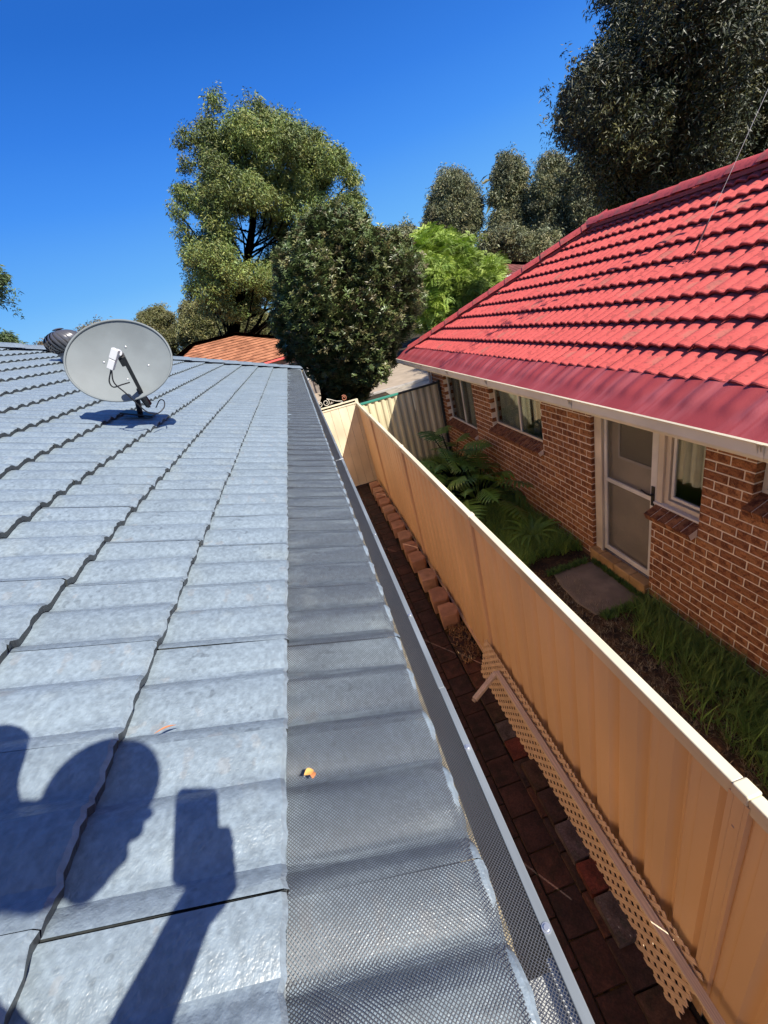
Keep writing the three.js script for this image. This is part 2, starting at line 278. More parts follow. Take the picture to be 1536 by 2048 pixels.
{
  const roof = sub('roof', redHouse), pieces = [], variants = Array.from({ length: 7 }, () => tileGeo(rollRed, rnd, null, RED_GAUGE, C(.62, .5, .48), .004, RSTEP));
  const slopeLen = HALF / Math.cos(RPITCH), hip = x => HOUSE_FAR + (x - RX);
  for (let k = 0; RED_FIRST + k * RED_GAUGE < slopeLen - .1; k++) for (let z = HOUSE_FAR; z < HOUSE_NEAR - .2; z += TILE_W) {
    const v = RED_FIRST + k * RED_GAUGE, p = onRed(v + R(-.004, .004), z + R(-.0015, .0015), R(-.001, .002) - RSTEP + .012), hz = hip(p.x);
    if (z + TILE_W < hz + .02) continue;
    const m = new THREE.Matrix4().makeBasis(V(0, 0, 1), upR, nR).setPosition(p).multiply(new THREE.Matrix4().makeRotationZ(R(-.008, .008)));
    let geo = variants[Math.floor(rnd() * 7)];
    if (z < hz + .4) geo = tileGeo(rollRed, rnd, (x, y) => Math.max(x, Math.min(TILE_W, hip(p.x + y * Math.cos(RPITCH)) - z)), RED_GAUGE, C(.62, .5, .48), .004, RSTEP);
    pieces.push({ geo, mat: redTile[Math.floor(rnd() * 4)], matrix: m, center: onRed(v + .16, z + .15) });
  }
  layPieces('roof_tile', pieces, roof);
  const ry = RY + HALF * RT - .03, ey = RY - .03, rx = RX + HALF, zf = HOUSE_FAR + HALF, zn = HOUSE_NEAR - HALF, fx = RX + 2 * HALF;
  const tri = (...p) => { const t = p.length === 4 ? [p[0], p[1], p[2], p[0], p[2], p[3]] : p, g = new THREE.BufferGeometry(); g.setAttribute('position', new THREE.Float32BufferAttribute(t.flatMap(q => [q.x, q.y, q.z]), 3)); g.setAttribute('uv', new THREE.Float32BufferAttribute(t.flatMap(q => [q.x, q.z]), 2)); g.computeVertexNormals(); return g; };
  part('roof_boarding', [tri(V(RX + .1, ey + .01, HOUSE_FAR + .1), V(RX + .1, ey + .01, HOUSE_NEAR - .1), V(rx, ry, zn), V(rx, ry, zf)), tri(V(RX + .1, ey + .01, HOUSE_FAR + .1), V(rx, ry, zf), V(fx - .1, ey, HOUSE_FAR + .1)), tri(V(fx - .1, ey, HOUSE_FAR + .1), V(rx, ry, zf), V(rx, ry, zn), V(fx - .1, ey, HOUSE_NEAR - .1)), tri(V(RX + .1, ey, HOUSE_NEAR - .1), V(fx - .1, ey, HOUSE_NEAR - .1), V(rx, ry, zn))], redCap, roof);
  // ridge and hip caps, each its own tile
  const cap = sheet(12, 3, (u, v) => { const a = (u - .5) * 2; return V(a * .135 * (1.04 - .05 * v), .10 * (1 - Math.pow(Math.abs(a), 1.6)) - .045 + .014 * (1 - v), -v * .42); }, (u, v) => [u * .35, v * .42]);
  const end = (() => { const s = []; for (let i = 0; i < 12; i++) { const q = u => { const a = (u - .5) * 2; return V(a * .1404, .10 * (1 - Math.pow(Math.abs(a), 1.6)) - .031, 0); }; const A = q(i / 12), B = q((i + 1) / 12); s.push(...[A, B, V(B.x, B.y - .022, .0)].flatMap(p => [p.x, p.y, p.z]), ...[A, V(B.x, B.y - .022, 0), V(A.x, A.y - .022, 0)].flatMap(p => [p.x, p.y, p.z])); } const g = new THREE.BufferGeometry(); g.setAttribute('position', new THREE.Float32BufferAttribute(s, 3)); g.computeVertexNormals(); return g; })();
  const capG = merge([cap, end]);
  const run = (a, b, name) => { const d = b.clone().sub(a).normalize(), f = d.clone().negate(), x = V().crossVectors(V(0, 1, 0), f).normalize(), y = V().crossVectors(f, x), n = Math.floor(a.distanceTo(b) / .37); for (let i = 0; i <= n; i++) { const m = part(name, capG, redCap, roof); m.quaternion.setFromRotationMatrix(new THREE.Matrix4().makeBasis(x, y, f)); m.rotateZ(R(-.025, .025)); m.position.copy(a).addScaledVector(d, i * .37).add(V(0, R(-.006, .008), 0)); } };
  run(onRed(.36, HOUSE_FAR + .36 * Math.cos(RPITCH), .05), V(rx, ry + .11, zf), 'hip_cap');
  run(V(rx, ry + .13, zf - .1), V(rx, ry + .13, zn), 'ridge_cap');
  part('mortar_bed', [bar(V(rx, ry + .055, zf), V(rx, ry + .055, zn), .20, .05), bar(onRed(.36, HOUSE_FAR + .33, .005), V(rx, ry + .03, zf), .18, .045)], std({ color: C(.40, .10, .09), map: mottle, roughness: .9 }), roof);

  // red mesh that closes the gutter: runs from under the first visible course down to the gutter lip
  const cloth = tex(512, (u, v) => { const a = fbm(u, v, 6, 5, 201), streak = vnoise(u * 40, v * 5, 40, 207), pale = ss(.48, .80, fbm(u, v, 4, 5, 210) * .85 + streak * .15) * .8; return [.80 + .14 * (a - .5) + .10 * pale, .60 + .14 * (a - .5) + .28 * pale, .62 + .14 * (a - .5) + .30 * pale]; }, true, [1.3, .4]);
  const guard = std({ color: C(.50, .125, .118), map: cloth, roughness: .62, bumpMap: mapped(grainBump, [14, 14]), bumpScale: .0012, side: THREE.DoubleSide });
  const wob = Array.from({ length: 120 }, () => rnd());
  const wv = z => { const k = Math.abs(z) * 4, i = Math.floor(k) % 118, f = k - Math.floor(k); return wob[i] + (wob[i + 1] - wob[i]) * (f * f * (3 - 2 * f)); };
  const L = HOUSE_NEAR - HOUSE_FAR;
  part('gutter_mesh', sheet(14, Math.round(L / .03), (u, v) => { const z = HOUSE_FAR + v * L, s = .44 * u, on = ss(.10, .22, s); return onRed(s, z, .012 + on * (.5 * rollRed((((z - HOUSE_FAR) % .1495) + .1495) % .1495) + .006 * (wv(z) - .5)) - .004 + .012 * (wv(z * 1.7 + 9) - .5) * ss(.05, .3, s)); }, (u, v) => [v * L, u * .44]), guard, redHouse);

  // gutter, fascia and soffit
  const trim = std({ color: C(.92, .80, .56), map: mapped(mottleLight, [.6, .6]), roughness: .5, bumpMap: mapped(grainBump, [1, 1]), bumpScale: .001 });
  const prof = new THREE.Shape([[0, .105], [.012, .112], [.02, .105], [.018, .02], [.028, 0], [.118, 0], [.118, .10], [.114, .10], [.114, .004], [.03, .004], [.022, .02], [.024, .085], [.012, .098], [.004, .098]].map(p => new THREE.Vector2(...p)));
  const gut = sub('gutter', redHouse);
  const lens = [2.1, 1.55, 1.55, 1.9, 1.8, 2.4, 4]; let z = HOUSE_FAR;
  for (const l of lens) { const e = Math.min(HOUSE_NEAR, z + l), g = new THREE.ExtrudeGeometry(prof, { depth: e - z - .004, bevelEnabled: false }); g.translate(RX - .017, RY - .099, z); part('gutter_length', metreUV(g), trim, gut); if (e < HOUSE_NEAR) { const s = new THREE.ExtrudeGeometry(prof, { depth: .035, bevelEnabled: false }); s.scale(1.06, 1.03, 1); s.translate(RX - .021, RY - .1015, e - .02); part('gutter_joint', metreUV(s), trim, gut); } z = e; if (z >= HOUSE_NEAR) break; }
  part('gutter_end', box(RX + .11, fx - .1, RY - .108, RY - .004, HOUSE_FAR - .1, HOUSE_FAR), trim, gut);
  part('fascia', [rbox(RX + .115, RX + .14, RY - .165, RY - .02, HOUSE_FAR + .02, HOUSE_NEAR, .003), rbox(RX + .14, RX + .16, RY - .175, RY - .155, HOUSE_FAR + .02, HOUSE_NEAR, .003)], trim, redHouse);
  part('soffit', [box(RX + .14, WALLX + .1, RY - .172, RY - .16, HOUSE_FAR + .02, HOUSE_NEAR), box(WALLX + .1, fx - .5, RY - .172, RY - .16, HOUSE_FAR + .02, HOUSE_FAR + .8)], std({ color: C(.80, .70, .52), roughness: .8, map: mottle }), redHouse);

  // ------------------------------------------------ brick wall, brick by brick
  const COURSE = .086, BL = .24, J = .012, TOPY = RY - .175, ZF = -10.25, ZN = HOUSE_NEAR - .6;
  const holes = [[-9.40, -7.78, .93, 9], [-7.00, -5.355, 1.26, 9], [-4.285, -3.335, .0, 9], [-3.335, -2.80, 1.20, 9], [-2.375, -1.35, 1.62, 9]];
  const brickTex = tex(512, (u, v) => { const a = fbm(u, v, 7, 4, 301), b = ss(.40, .75, fbm(u, v, 14, 4, 306)), c = ss(.60, .70, fbm(u, v, 60, 2, 311)), d = fbm(u, v, 90, 2, 315); const k = .78 + .30 * (a - .5) + .22 * (d - .5); return [cl(k - .20 * b - .10 * c), cl(k * .97 - .25 * b - .10 * c), cl(k * .95 - .25 * b - .08 * c)]; }, true, [2.2, 2.2]);
  const brickBump = tex(256, gray((u, v) => fbm(u, v, 18, 4, 320, .65)), false, [4, 4]);
  const tones = [[.70, .315, .12], [.60, .26, .10], [.78, .37, .145], [.52, .215, .085], [.66, .28, .105]].map(t => std({ color: C(...t), map: brickTex, bumpMap: brickBump, bumpScale: .004, roughness: .92 }));
  const wall = sub('wall', redHouse), bricks = [], geos = new Map();
  const brickGeo = len => { const key = Math.round(len * 50) + '_' + Math.floor(rnd() * 3); if (!geos.has(key)) { const g = new RoundedBoxGeometry(.11, COURSE - J, Math.round(len * 50) / 50 || len, 1, .004); metreUV(g, R(0, 5), R(0, 5)); geos.set(key, g); } return geos.get(key); };
  for (let r = 0; r * COURSE < TOPY; r++) {
    const y0 = r * COURSE, yc = y0 + (COURSE - J) / 2 - .02; let z = ZF - (r % 2 ? BL / 2 : 0);
    for (; z < ZN; z += BL) {
      let segs = [[Math.max(ZF, z), Math.min(ZN, z + BL - J)]];
      for (const [a, b, c, d] of holes) if (yc + .03 > c && yc < d) segs = segs.flatMap(([p, q]) => q <= a || p >= b ? [[p, q]] : [[p, Math.min(q, a)], [Math.max(p, b), q]].filter(([s, t]) => t - s > .02));
      for (const [p, q] of segs) {
        const len = q - p, m = new THREE.Matrix4().makeRotationX(R(-.004, .004)).setPosition(WALLX + .055 + R(-.0015, .0015), yc + R(-.0012, .0012), (p + q) / 2), g = brickGeo(len), gl = Math.round(len * 50) / 50 || len;
        m.scale(V(1, 1, len / gl));
        bricks.push({ geo: g, mat: tones[Math.floor(rnd() * 5)], matrix: m, center: V(WALLX, yc, (p + q) / 2) });
      }
    }
  }
  layPieces('brick', bricks, wall, 299);
  const zs = [...new Set([ZF, ZN, ...holes.flatMap(h => [h[0], h[1]])])].sort((a, b) => a - b), mort = [];
  for (let i = 0; i + 1 < zs.length; i++) { const mid = (zs[i] + zs[i + 1]) / 2, h = holes.find(o => mid > o[0] && mid < o[1]); const top = h ? h[2] - .04 : TOPY; if (top > .02) mort.push(box(WALLX + .0045, WALLX + .105, -.1, top, zs[i] + .003, zs[i + 1] - .003)); }
  const mortarMat = std({ color: C(.95, .80, .60), map: mapped(mottleLight, [3, 3]), bumpMap: mapped(grainBump, [6, 6]), bumpScale: .003, roughness: .95 });
  part('mortar', mort, mortarMat, wall);
  part('back_walls', [box(WALLX + .11, WALLX + .21, -.1, TOPY, ZF, ZF + .1), box(8.0 - .1, 8.0, -.1, TOPY, ZF, ZN), box(WALLX + .21, 7.9, -.1, TOPY, ZF, ZF + .1), box(WALLX + .21, 7.9, -.1, TOPY, ZN - .1, ZN)], tones[0], wall);
  part('plinth_course', [box(WALLX - .012, WALLX + .004, -.05, .052, ZF, -4.30), box(WALLX - .012, WALLX + .004, -.05, .052, -3.33, ZN)], std({ color: C(.20, .115, .06), map: mapped(mottle, [2, 2]), roughness: .95, bumpMap: brickBump, bumpScale: .004 }), wall);
  part('floor', box(WALLX + .12, 7.9, .0, .2, ZF + .1, ZN - .1), std({ color: C(.2, .16, .12), roughness: .9 }), wall);
  part('ceiling', box(WALLX + .12, 7.9, TOPY - .02, TOPY, ZF + .1, ZN - .1), std({ color: C(.6, .58, .54), roughness: .9 }), wall);

  // ------------------------------------------------ windows
  const alu = std({ color: C(.86, .80, .68), roughness: .42, map: mapped(mottle, [.7, .7]) }), timber = std({ color: C(.84, .71, .52), roughness: .55, map: mapped(mottle, [.5, .5]) });
  const glass = new THREE.MeshPhysicalMaterial({ color: C(.72, .76, .74), roughness: .03, transmission: 1, thickness: 0, ior: 1.5 });
  const rag = tex(256, tint((u, v) => .6 + .8 * (fbm(u, v, 10, 4, 401) - .5), [.72, .72, .72], [1, 1, 1]), true, [1, 1]);
  const curtainMat = std({ color: C(.80, .74, .60), map: rag, roughness: .95, side: THREE.DoubleSide }), darkCurtain = std({ color: C(.27, .24, .19), map: rag, roughness: .95, side: THREE.DoubleSide }), netMat = std({ color: C(.88, .85, .76), map: rag, roughness: .95, side: THREE.DoubleSide });
  const drape = (za, zb, y0, y1, mat, x = WALLX + .22, pleat = .085, hem = 0) => sheet(Math.round((zb - za) / .012), 6, (u, v) => { const z = za + u * (zb - za); return V(x + .022 * Math.sin(z / pleat * 6.283) + .010 * Math.sin(z * 31), y0 + v * (y1 - y0) + (v < .01 ? hem * Math.abs(Math.sin(z * 22)) : 0), z + .006 * Math.sin(v * 5 + z * 9)); }, (u, v) => [za + u * (zb - za), v * (y1 - y0)]);
  const sillBricks = (parent, za, zb, yw) => {                          // a row of bricks on edge, sloping out under the window
    const n = Math.round((zb - za) / .086), w = (zb - za) / n, ang = .42;
    for (let i = 0; i < n; i++) { const g = new RoundedBoxGeometry(.20, .075, w - .010, 1, .004); metreUV(g, R(0, 4), R(0, 4)); g.rotateZ(ang); g.translate(WALLX + .012, yw - .075 + R(-.001, .001), za + (i + .5) * w); part('sill_brick', g, tones[[3, 1, 3, 4, 3][i % 5]], parent); }
    const b = new THREE.BoxGeometry(.185, .066, zb - za - .004); b.rotateZ(ang); b.translate(WALLX + .014, yw - .0765, (za + zb) / 2); part('sill_mortar', metreUV(b), mortarMat, parent);
  };
  const frameBars = (za, zb, y0, y1, x, w, d = .045) => [rbox(x, x + d, y0, y0 + w, za, zb, .003), rbox(x, x + d, y0 + w, y1, za, za + w, .003), rbox(x, x + d, y0 + w, y1, zb - w, zb, .003), rbox(x + .002, x + d - .002, y1 - w, y1, za + w, zb - w, .003)];
  const TOPW = TOPY - .005, FX = WALLX + .075;
  const wins = [{ z: [-9.395, -7.785], y: .985, mid: -8.54, sill: true }, { z: [-6.995, -5.36], y: 1.325, mid: -6.10, sill: true }, { z: [-2.37, -1.355], y: 1.69, mid: -1.86, sill: true }];
  wins.forEach((w, i) => {
    const win = sub('window', redHouse), [za, zb] = w.z;
    part('frame', frameBars(za, zb, w.y, TOPW, FX, .035), i === 1 ? timber : alu, win);
    part('mullion', rbox(FX - .006, FX + .04, w.y + .035, TOPW, w.mid - .022, w.mid + .022, .003), alu, win);
    part('pane', box(FX + .02, FX + .023, w.y + .035, TOPW, za + .035, w.mid - .022), glass, win);
    part('pane', box(FX + .012, FX + .015, w.y + .035, TOPW, w.mid + .022, zb - .035), glass, win);
    if (i === 0) { part('curtain', drape(za, w.mid - .05, w.y - .3, TOPY - .03, darkCurtain), darkCurtain, win); part('curtain', drape(w.mid, zb, w.y - .3, TOPY - .03, curtainMat, WALLX + .2, .11), curtainMat, win); }
    else if (i === 1) { part('curtain', drape(za, w.mid - .02, w.y - .3, TOPY - .03, curtainMat, WALLX + .2, .095), curtainMat, win); part('curtain', drape(w.mid + .02, zb, w.y - .3, TOPY - .03, darkCurtain, WALLX + .26, .13), darkCurtain, win); }
    else part('curtain', drape(za, zb, w.y - .3, TOPY - .03, darkCurtain), darkCurtain, win);
    sillBricks(win, za - .01, zb + .005, w.y - .005);
  });
  // ------------------------------------------------ screen door, the narrow window beside it, and the tiled step
  const door = sub('door', redHouse), white = std({ color: C(.90, .85, .75), roughness: .38, map: mapped(mottle, [.5, .5]) });
  part('jamb', [rbox(FX - .035, FX + .055, .19, TOPW, -4.278, -4.165, .004), rbox(FX - .05, FX - .02, .19, TOPW, -4.165, -4.135, .004)], timber, door);
  part('jamb', [rbox(FX - .035, FX + .055, 1.23, TOPW, -3.33, -3.262, .004), rbox(FX - .035, FX + .055, .19, 1.23, -3.345, -3.337, .002)], timber, door);
  part('door_frame', [rbox(FX - .02, FX + .012, .235, TOPW, -4.135, -4.085, .003), rbox(FX - .02, FX + .012, .235, TOPW, -3.425, -3.347, .003), rbox(FX - .018, FX + .010, .235, .30, -4.085, -3.425, .003)], white, door);
  part('mid_rail', rbox(FX - .018, FX + .010, 1.195, 1.245, -4.085, -3.425, .003), white, door);
  const screenWeave = tex(64, gray((u, v) => (u < .30 || v < .30) ? 1 : 0), false); screenWeave.repeat.set(1 / .0026, 1 / .0026);
  part('screen', [box(FX - .004, FX - .0032, .30, 1.195, -4.085, -3.425), box(FX - .004, FX - .0032, 1.245, TOPW, -4.085, -3.425)], std({ color: C(.16, .14, .11), roughness: .5, transparent: true, opacity: .32 }), door);
  part('door_leaf', [box(FX + .05, FX + .09, .22, 1.50, -4.165, -3.335), box(FX + .05, FX + .09, 1.50, TOPW, -4.165, -3.98), box(FX + .05, FX + .09, 1.50, TOPW, -3.40, -3.335)], std({ color: C(.84, .72, .54), roughness: .6, map: mapped(mottle, [.6, .6]) }), door);
  part('glazing_bead', [rbox(FX + .042, FX + .05, 1.50, 1.53, -3.98, -3.40, .002), rbox(FX + .042, FX + .05, 1.53, TOPW, -3.98, -3.955, .002)], white, door);
  part('pane', box(FX + .06, FX + .066, 1.50, TOPW, -3.98, -3.40), std({ color: C(.10, .09, .075), roughness: .12 }), door);
  const blackMetal = std({ color: C(.015, .015, .016), roughness: .35, metalness: .2 });
  const handle = sub('handle', door);
  part('back_plate', rbox(FX - .032, FX - .02, 1.16, 1.38, -3.405, -3.365, .004), blackMetal, handle);
  part('lever', [bar(V(FX - .05, 1.285, -3.385), V(FX - .028, 1.285, -3.385), .018, .018), tube([V(FX - .052, 1.285, -3.38), V(FX - .056, 1.287, -3.44), V(FX - .05, 1.298, -3.52)], .009, 8)], blackMetal, handle);
  const side = sub('window', redHouse);
  part('frame', frameBars(-3.262, -2.80, 1.235, TOPW, FX - .01, .05), timber, side);
  part('sash', frameBars(-3.20, -2.812, 1.30, TOPW, FX + .006, .032, .03), white, side);
  part('sub_sill', [rbox(FX - .055, FX - .012, 1.212, 1.236, -3.345, -2.803, .003), box(FX - .012, FX + .03, 1.205, 1.235, -3.26, -2.803)], white, side);
  part('pane', box(FX + .02, FX + .023, 1.33, TOPW, -3.17, -2.84), glass, side);
  part('curtain', drape(-3.22, -2.79, 1.46, TOPY - .03, netMat, WALLX + .16, .10, .03), netMat, side);
  sillBricks(side, -3.345, -2.803, 1.215);
  const stepMat = [[.58, .34, .13], [.54, .31, .12], [.60, .36, .15]].map(c => std({ color: C(...c), map: mapped(mottle, [2, 2]), roughness: .6, bumpMap: mapped(grainBump, [5, 5]), bumpScale: .001 }));
  const step = sub('door_step', redHouse), sz = [-4.285, -4.10, -3.83, -3.57, -3.335];
  for (let i = 0; i < 4; i++) part('step_tile', [rbox(WALLX - .055, WALLX + .075, .13, .195, sz[i] + .003, sz[i + 1] - .003, .012, 3), rbox(WALLX - .048, WALLX + .0, -.03, .129, sz[i] + .003, sz[i + 1] - .003, .004)], stepMat[i % 3], step);
  part('step_core', box(WALLX - .03, WALLX + .11, -.03, .17, -4.28, -3.34), mortarMat, step);
  part('downpipe', [tube([V(WALLX - .06, 0, -10.2), V(WALLX - .06, 1.2, -10.2), V(WALLX - .06, TOPY, -10.2)], .035, 12, 8)], white, redHouse);
}
// television mast on the red ridge, just right of the picture, with the stay wire that comes into it
{
  const foot = V(RX + HALF + .02, RY + HALF * RT + .10, -3.6), mast = thing('antenna_mast', 'thin television antenna mast stayed by a wire on the red roof', 'antenna', foot), metal = std({ color: C(.55, .55, .54), roughness: .4, metalness: .7 });
  part('pole', [tube([V(0, -.12, 0), V(0, 1.5, 0), V(0, 3.0, 0)], .021, 10)], metal, mast);
  part('boom', [bar(V(-.55, 2.95, -.25), V(.55, 2.95, .25), .025, .025)], metal, mast);
  for (let i = 0; i < 7; i++) { const t = -.9 + i * .3; part('element', tube([V(t * .55 - .09 * .9, 2.95, t * .25 + .35), V(t * .55, 2.95, t * .25), V(t * .55 + .09 * .9, 2.95, t * .25 - .35)], .007, 6), metal, mast); }
  const anchor = onRed((4.197 - RX) / Math.cos(RPITCH), -4.222, .03).sub(foot);
  part('stay_wire', tube([V(0, 2.9, 0), V(anchor.x * .5, (2.9 + anchor.y) / 2 - .01, anchor.z * .5), anchor], .0021, 6), std({ color: C(.62, .58, .50), roughness: .5, metalness: .3 }), mast);
  part('wire_tie', [tube([anchor.clone(), anchor.clone().lerp(V(0, 2.9, 0), .07)], .009, 6), tube([anchor.clone().add(V(.02, 0, 0)), anchor.clone().add(V(-.02, .03, .03)), anchor.clone().add(V(-.03, -.01, -.03))], .005, 5)], std({ color: C(.14, .05, .05), roughness: .6 }), mast);
}
// ================================================================ ground, side passage, fences
const soilTex = tex(1024, (u, v) => { const a = fbm(u, v, 6, 6, 501), b = fbm(u, v, 60, 3, 507), straw = ss(.62, .72, vnoise(u * 220, v * 60, 220, 510)) * ss(.45, .6, fbm(u, v, 8, 3, 514)); const k = .42 + .5 * (a - .5) + .4 * (b - .5); return [cl(k * .95 + .25 * straw), cl(k * .78 + .2 * straw), cl(k * .58 + .12 * straw)]; }, true, [.7, .7]);
const soilBump = tex(512, gray((u, v) => fbm(u, v, 20, 5, 521, .65)), false, [1.2, 1.2]);
{
  const g = new THREE.PlaneGeometry(700, 700); g.rotateX(-Math.PI / 2); metreUV(g); g.translate(0, -.012, -200);
  ground('ground', g, std({ color: C(.20, .19, .09), map: soilTex, roughness: 1 }));
  const yard = sheet(24, 110, (u, v) => { const x = 1.05 + u * 2.1, z = 2 - v * 12.2; return V(x, .0 + .035 * (fbm(x / 3 + 5, z / 3 + 40, 8, 4, 530) - .5) + .015 * ss(.6, 1, u), z); }, (u, v, p) => [p.x, p.z]);
  ground('garden_bed', yard, std({ color: C(.40, .33, .26), map: soilTex, bumpMap: soilBump, bumpScale: .02, roughness: 1 }));
  const roadTex = tex(512, tint((u, v) => .5 + .9 * (fbm(u, v, 8, 6, 540) - .5), [.78, .76, .72], [1, .98, .94]), true, [.25, .25]);
  const r = new THREE.PlaneGeometry(90, 9.5); r.rotateX(-Math.PI / 2); metreUV(r); r.translate(5, .0, -25.5); ground('road', r, std({ color: C(.46, .39, .32), map: roadTex, roughness: .95 }));
  const drv = new THREE.PlaneGeometry(3.4, 9.5); drv.rotateX(-Math.PI / 2); metreUV(drv); drv.translate(5.4, .004, -16); ground('driveway', drv, std({ color: C(.44, .40, .34), map: roadTex, roughness: .95 }));
  const kerb = [rbox(-40, 50, -.01, .11, -20.9, -20.72, .03, 2), rbox(-40, 50, -.01, .11, -30.4, -30.22, .03, 2)]; ground('kerb', merge(kerb), std({ color: C(.45, .42, .38), map: mottle, roughness: .9 }));
  // pad of concrete by the neighbour's step
  const pts = [[2.97, -4.20], [2.975, -3.34], [2.66, -3.30], [2.38, -3.36], [2.33, -3.62], [2.35, -3.95], [2.40, -4.20], [2.7, -4.23]].map(p => new THREE.Vector2(p[0], -p[1]));
  const sh = new THREE.Shape(pts), pg = new THREE.ExtrudeGeometry(sh, { depth: .008, bevelEnabled: true, bevelSize: .012, bevelThickness: .008, bevelSegments: 2 }); pg.rotateX(-Math.PI / 2); pg.translate(0, .0, 0); metreUV(pg);
  ground('concrete_pad', pg, std({ color: C(.30, .235, .165), map: mapped(mottle, [1.4, 1.4]), bumpMap: mapped(grainBump, [3, 3]), bumpScale: .004, roughness: .95 }));
}
// ---------------------------------------------------------------- paved side passage
const paveTex = tex(512, (u, v) => { const a = fbm(u, v, 8, 5, 551), b = fbm(u, v, 70, 2, 556), moss = ss(.60, .72, fbm(u, v, 10, 4, 560)); const k = .72 + .5 * (a - .5) + .3 * (b - .5); return [cl(k - .12 * moss), cl(k - .06 * moss), cl(k - .10 * moss)]; }, true, [1.7, 1.7]);
const paveBump = tex(256, gray((u, v) => fbm(u, v, 22, 4, 566, .7)), false, [3, 3]);
const paverMats = [[.090, .037, .029], [.075, .032, .027], [.105, .042, .030], [.070, .033, .029]].map(c => std({ color: C(...c), map: paveTex, bumpMap: paveBump, bumpScale: .003, roughness: .85 }));
const brickCols = { brown: [.12, .066, .042], dark: [.085, .045, .038], red: [.25, .06, .038], grey: [.17, .14, .135], rust: [.19, .075, .042], plum: [.18, .14, .145] };
const looseMat = k => std({ color: C(...brickCols[k]), map: mapped(paveTex, [2.2, 2.2]), bumpMap: paveBump, bumpScale: .003, roughness: .85 });
const looseMats = Object.fromEntries(Object.keys(brickCols).map(k => [k, looseMat(k)]));
{
  const path = new THREE.Group(); path.name = 'side_path'; path.userData.kind = 'structure'; scene.add(path);
  part('path_bed', [box(-.42, 1.02, -.06, -.018, -9.45, 1.2)], std({ color: C(.10, .075, .06), map: soilTex, roughness: 1 }), path);
  const cols = [.735, .522, .309, .096, -.117, -.33], W = .213;
  const geos = Array.from({ length: 6 }, () => { const g = new RoundedBoxGeometry(W - .008, .05, .228, 1, .006); metreUV(g, R(0, 5), R(0, 5)); return g; });
  cols.slice(0, 5).forEach((x, c) => { for (let z = -.60 - (c % 2 ? .118 : 0) + .235, i = 0; z > -9.35; z -= .236, i++) { const m = part('paver', geos[Math.floor(rnd() * 6)], paverMats[Math.floor(rnd() * 4)], path); m.position.set(x - W / 2, -.025 + R(-.004, .004), z - .114); m.rotation.set(R(-.012, .012), R(-.008, .008), R(-.012, .012)); } });
  // flat row of edging bricks along the fence side
  const seq = ['dark', 'brown', 'rust', 'rust', 'dark', 'brown', 'grey', 'red', 'dark', 'rust', 'dark', 'brown', 'rust', 'dark', 'brown', 'dark', 'dark'];
  const zs = [-3.80, -3.57, -3.34, -3.145, -2.945, -2.74, -2.535, -2.345, -2.155, -1.93, -1.70, -1.47, -1.24, -1.01, -.78, -.55, -.32, -.1];
  for (let i = 0; i < 17; i++) { const g = rbox(.745 - (i > 7 ? .018 : 0), .952, -.03, .028, zs[i] + .004, zs[i + 1] - .004, .007); const m = part('edging_brick', g, looseMats[seq[i]], path); m.position.y = R(-.006, .004); }
  part('weed_mat', box(.956, .984, -.02, .012, -9.4, 1.2), std({ color: C(.012, .012, .013), roughness: .8 }), path);
}
// bricks stacked loosely on the edging
[['loose_brick', 'brown', -2.08, -1.845, 'brown loose brick lying nearest the broken cream rail corner'], ['loose_brick', 'dark', -1.838, -1.61, 'dark brown loose brick between brown and pale stained grey bricks'], ['loose_brick', 'plum', -1.603, -1.365, 'grey loose brick with a pale powdery stain on top'], ['loose_brick', 'red', -1.358, -1.182, 'short dull red loose brick between two grey bricks'], ['loose_brick', 'grey', -1.176, -.945, 'plain grey loose brick at the near end of the row']].forEach(([n, k, a, b, label]) => {
  const m = solo(n, rbox(-.082, .082, -.034, .034, (a - b) / 2 + .003, (b - a) / 2 - .003, .006), looseMats[k], label, 'brick', 'loose bricks laid on the path edging');
  m.position.set(.85, .0635, (a + b) / 2); m.rotation.y = R(-.02, .02);
});
// cut concrete edging blocks along the fence
{
  const blockMat = [[.56, .32, .20], [.50, .28, .175], [.58, .36, .23]].map(c => std({ color: C(...c), map: mapped(mottle, [2.5, 2.5]), bumpMap: mapped(grainBump, [5, 5]), bumpScale: .005, roughness: .95 }));
  const spans = [[-3.905, -4.135], [-4.225, -4.50], [-4.72, -4.99], [-5.25, -5.525], [-5.60, -5.875], [-6.0, -6.285], [-6.44, -6.72], [-6.78, -7.06], [-7.2, -7.48], [-7.6, -7.87], [-7.97, -8.22], [-8.28, -8.54], [-8.66, -8.94]];
  const nth = ['nearest', 'second', 'third', 'fourth', 'fifth', 'sixth', 'seventh', 'eighth', 'ninth', 'tenth', 'eleventh', 'twelfth', 'farthest'];
  spans.forEach(([a, b], i) => {
    const L = a - b, w = .205, c = .05, s = new THREE.Shape([[-w / 2, -L / 2 + .012], [-w / 2 + .02, L / 2], [w / 2 - c, L / 2], [w / 2, L / 2 - c], [w / 2, -L / 2 + c], [w / 2 - c * .8, -L / 2]].map(p => new THREE.Vector2(p[0], p[1])));
    const g = new THREE.ExtrudeGeometry(s, { depth: .175, bevelEnabled: true, bevelSize: .010, bevelThickness: .012, bevelSegments: 2 }); g.rotateX(-Math.PI / 2); metreUV(g, i, i * .7);
    const m = solo('edging_block', g, blockMat[i % 3], i === 0 ? 'tan chamfered concrete edging block nearest the camera along the fence' : i === 12 ? 'tan chamfered concrete edging block farthest away, against the gate' : `tan chamfered concrete edging block, ${nth[i]} counted from the near end`, 'block', 'concrete edging blocks along the fence');
    m.position.set(.852 + R(-.008, .008), .012, (a + b) / 2); m.rotation.y = R(-.07, .07);
  });
}
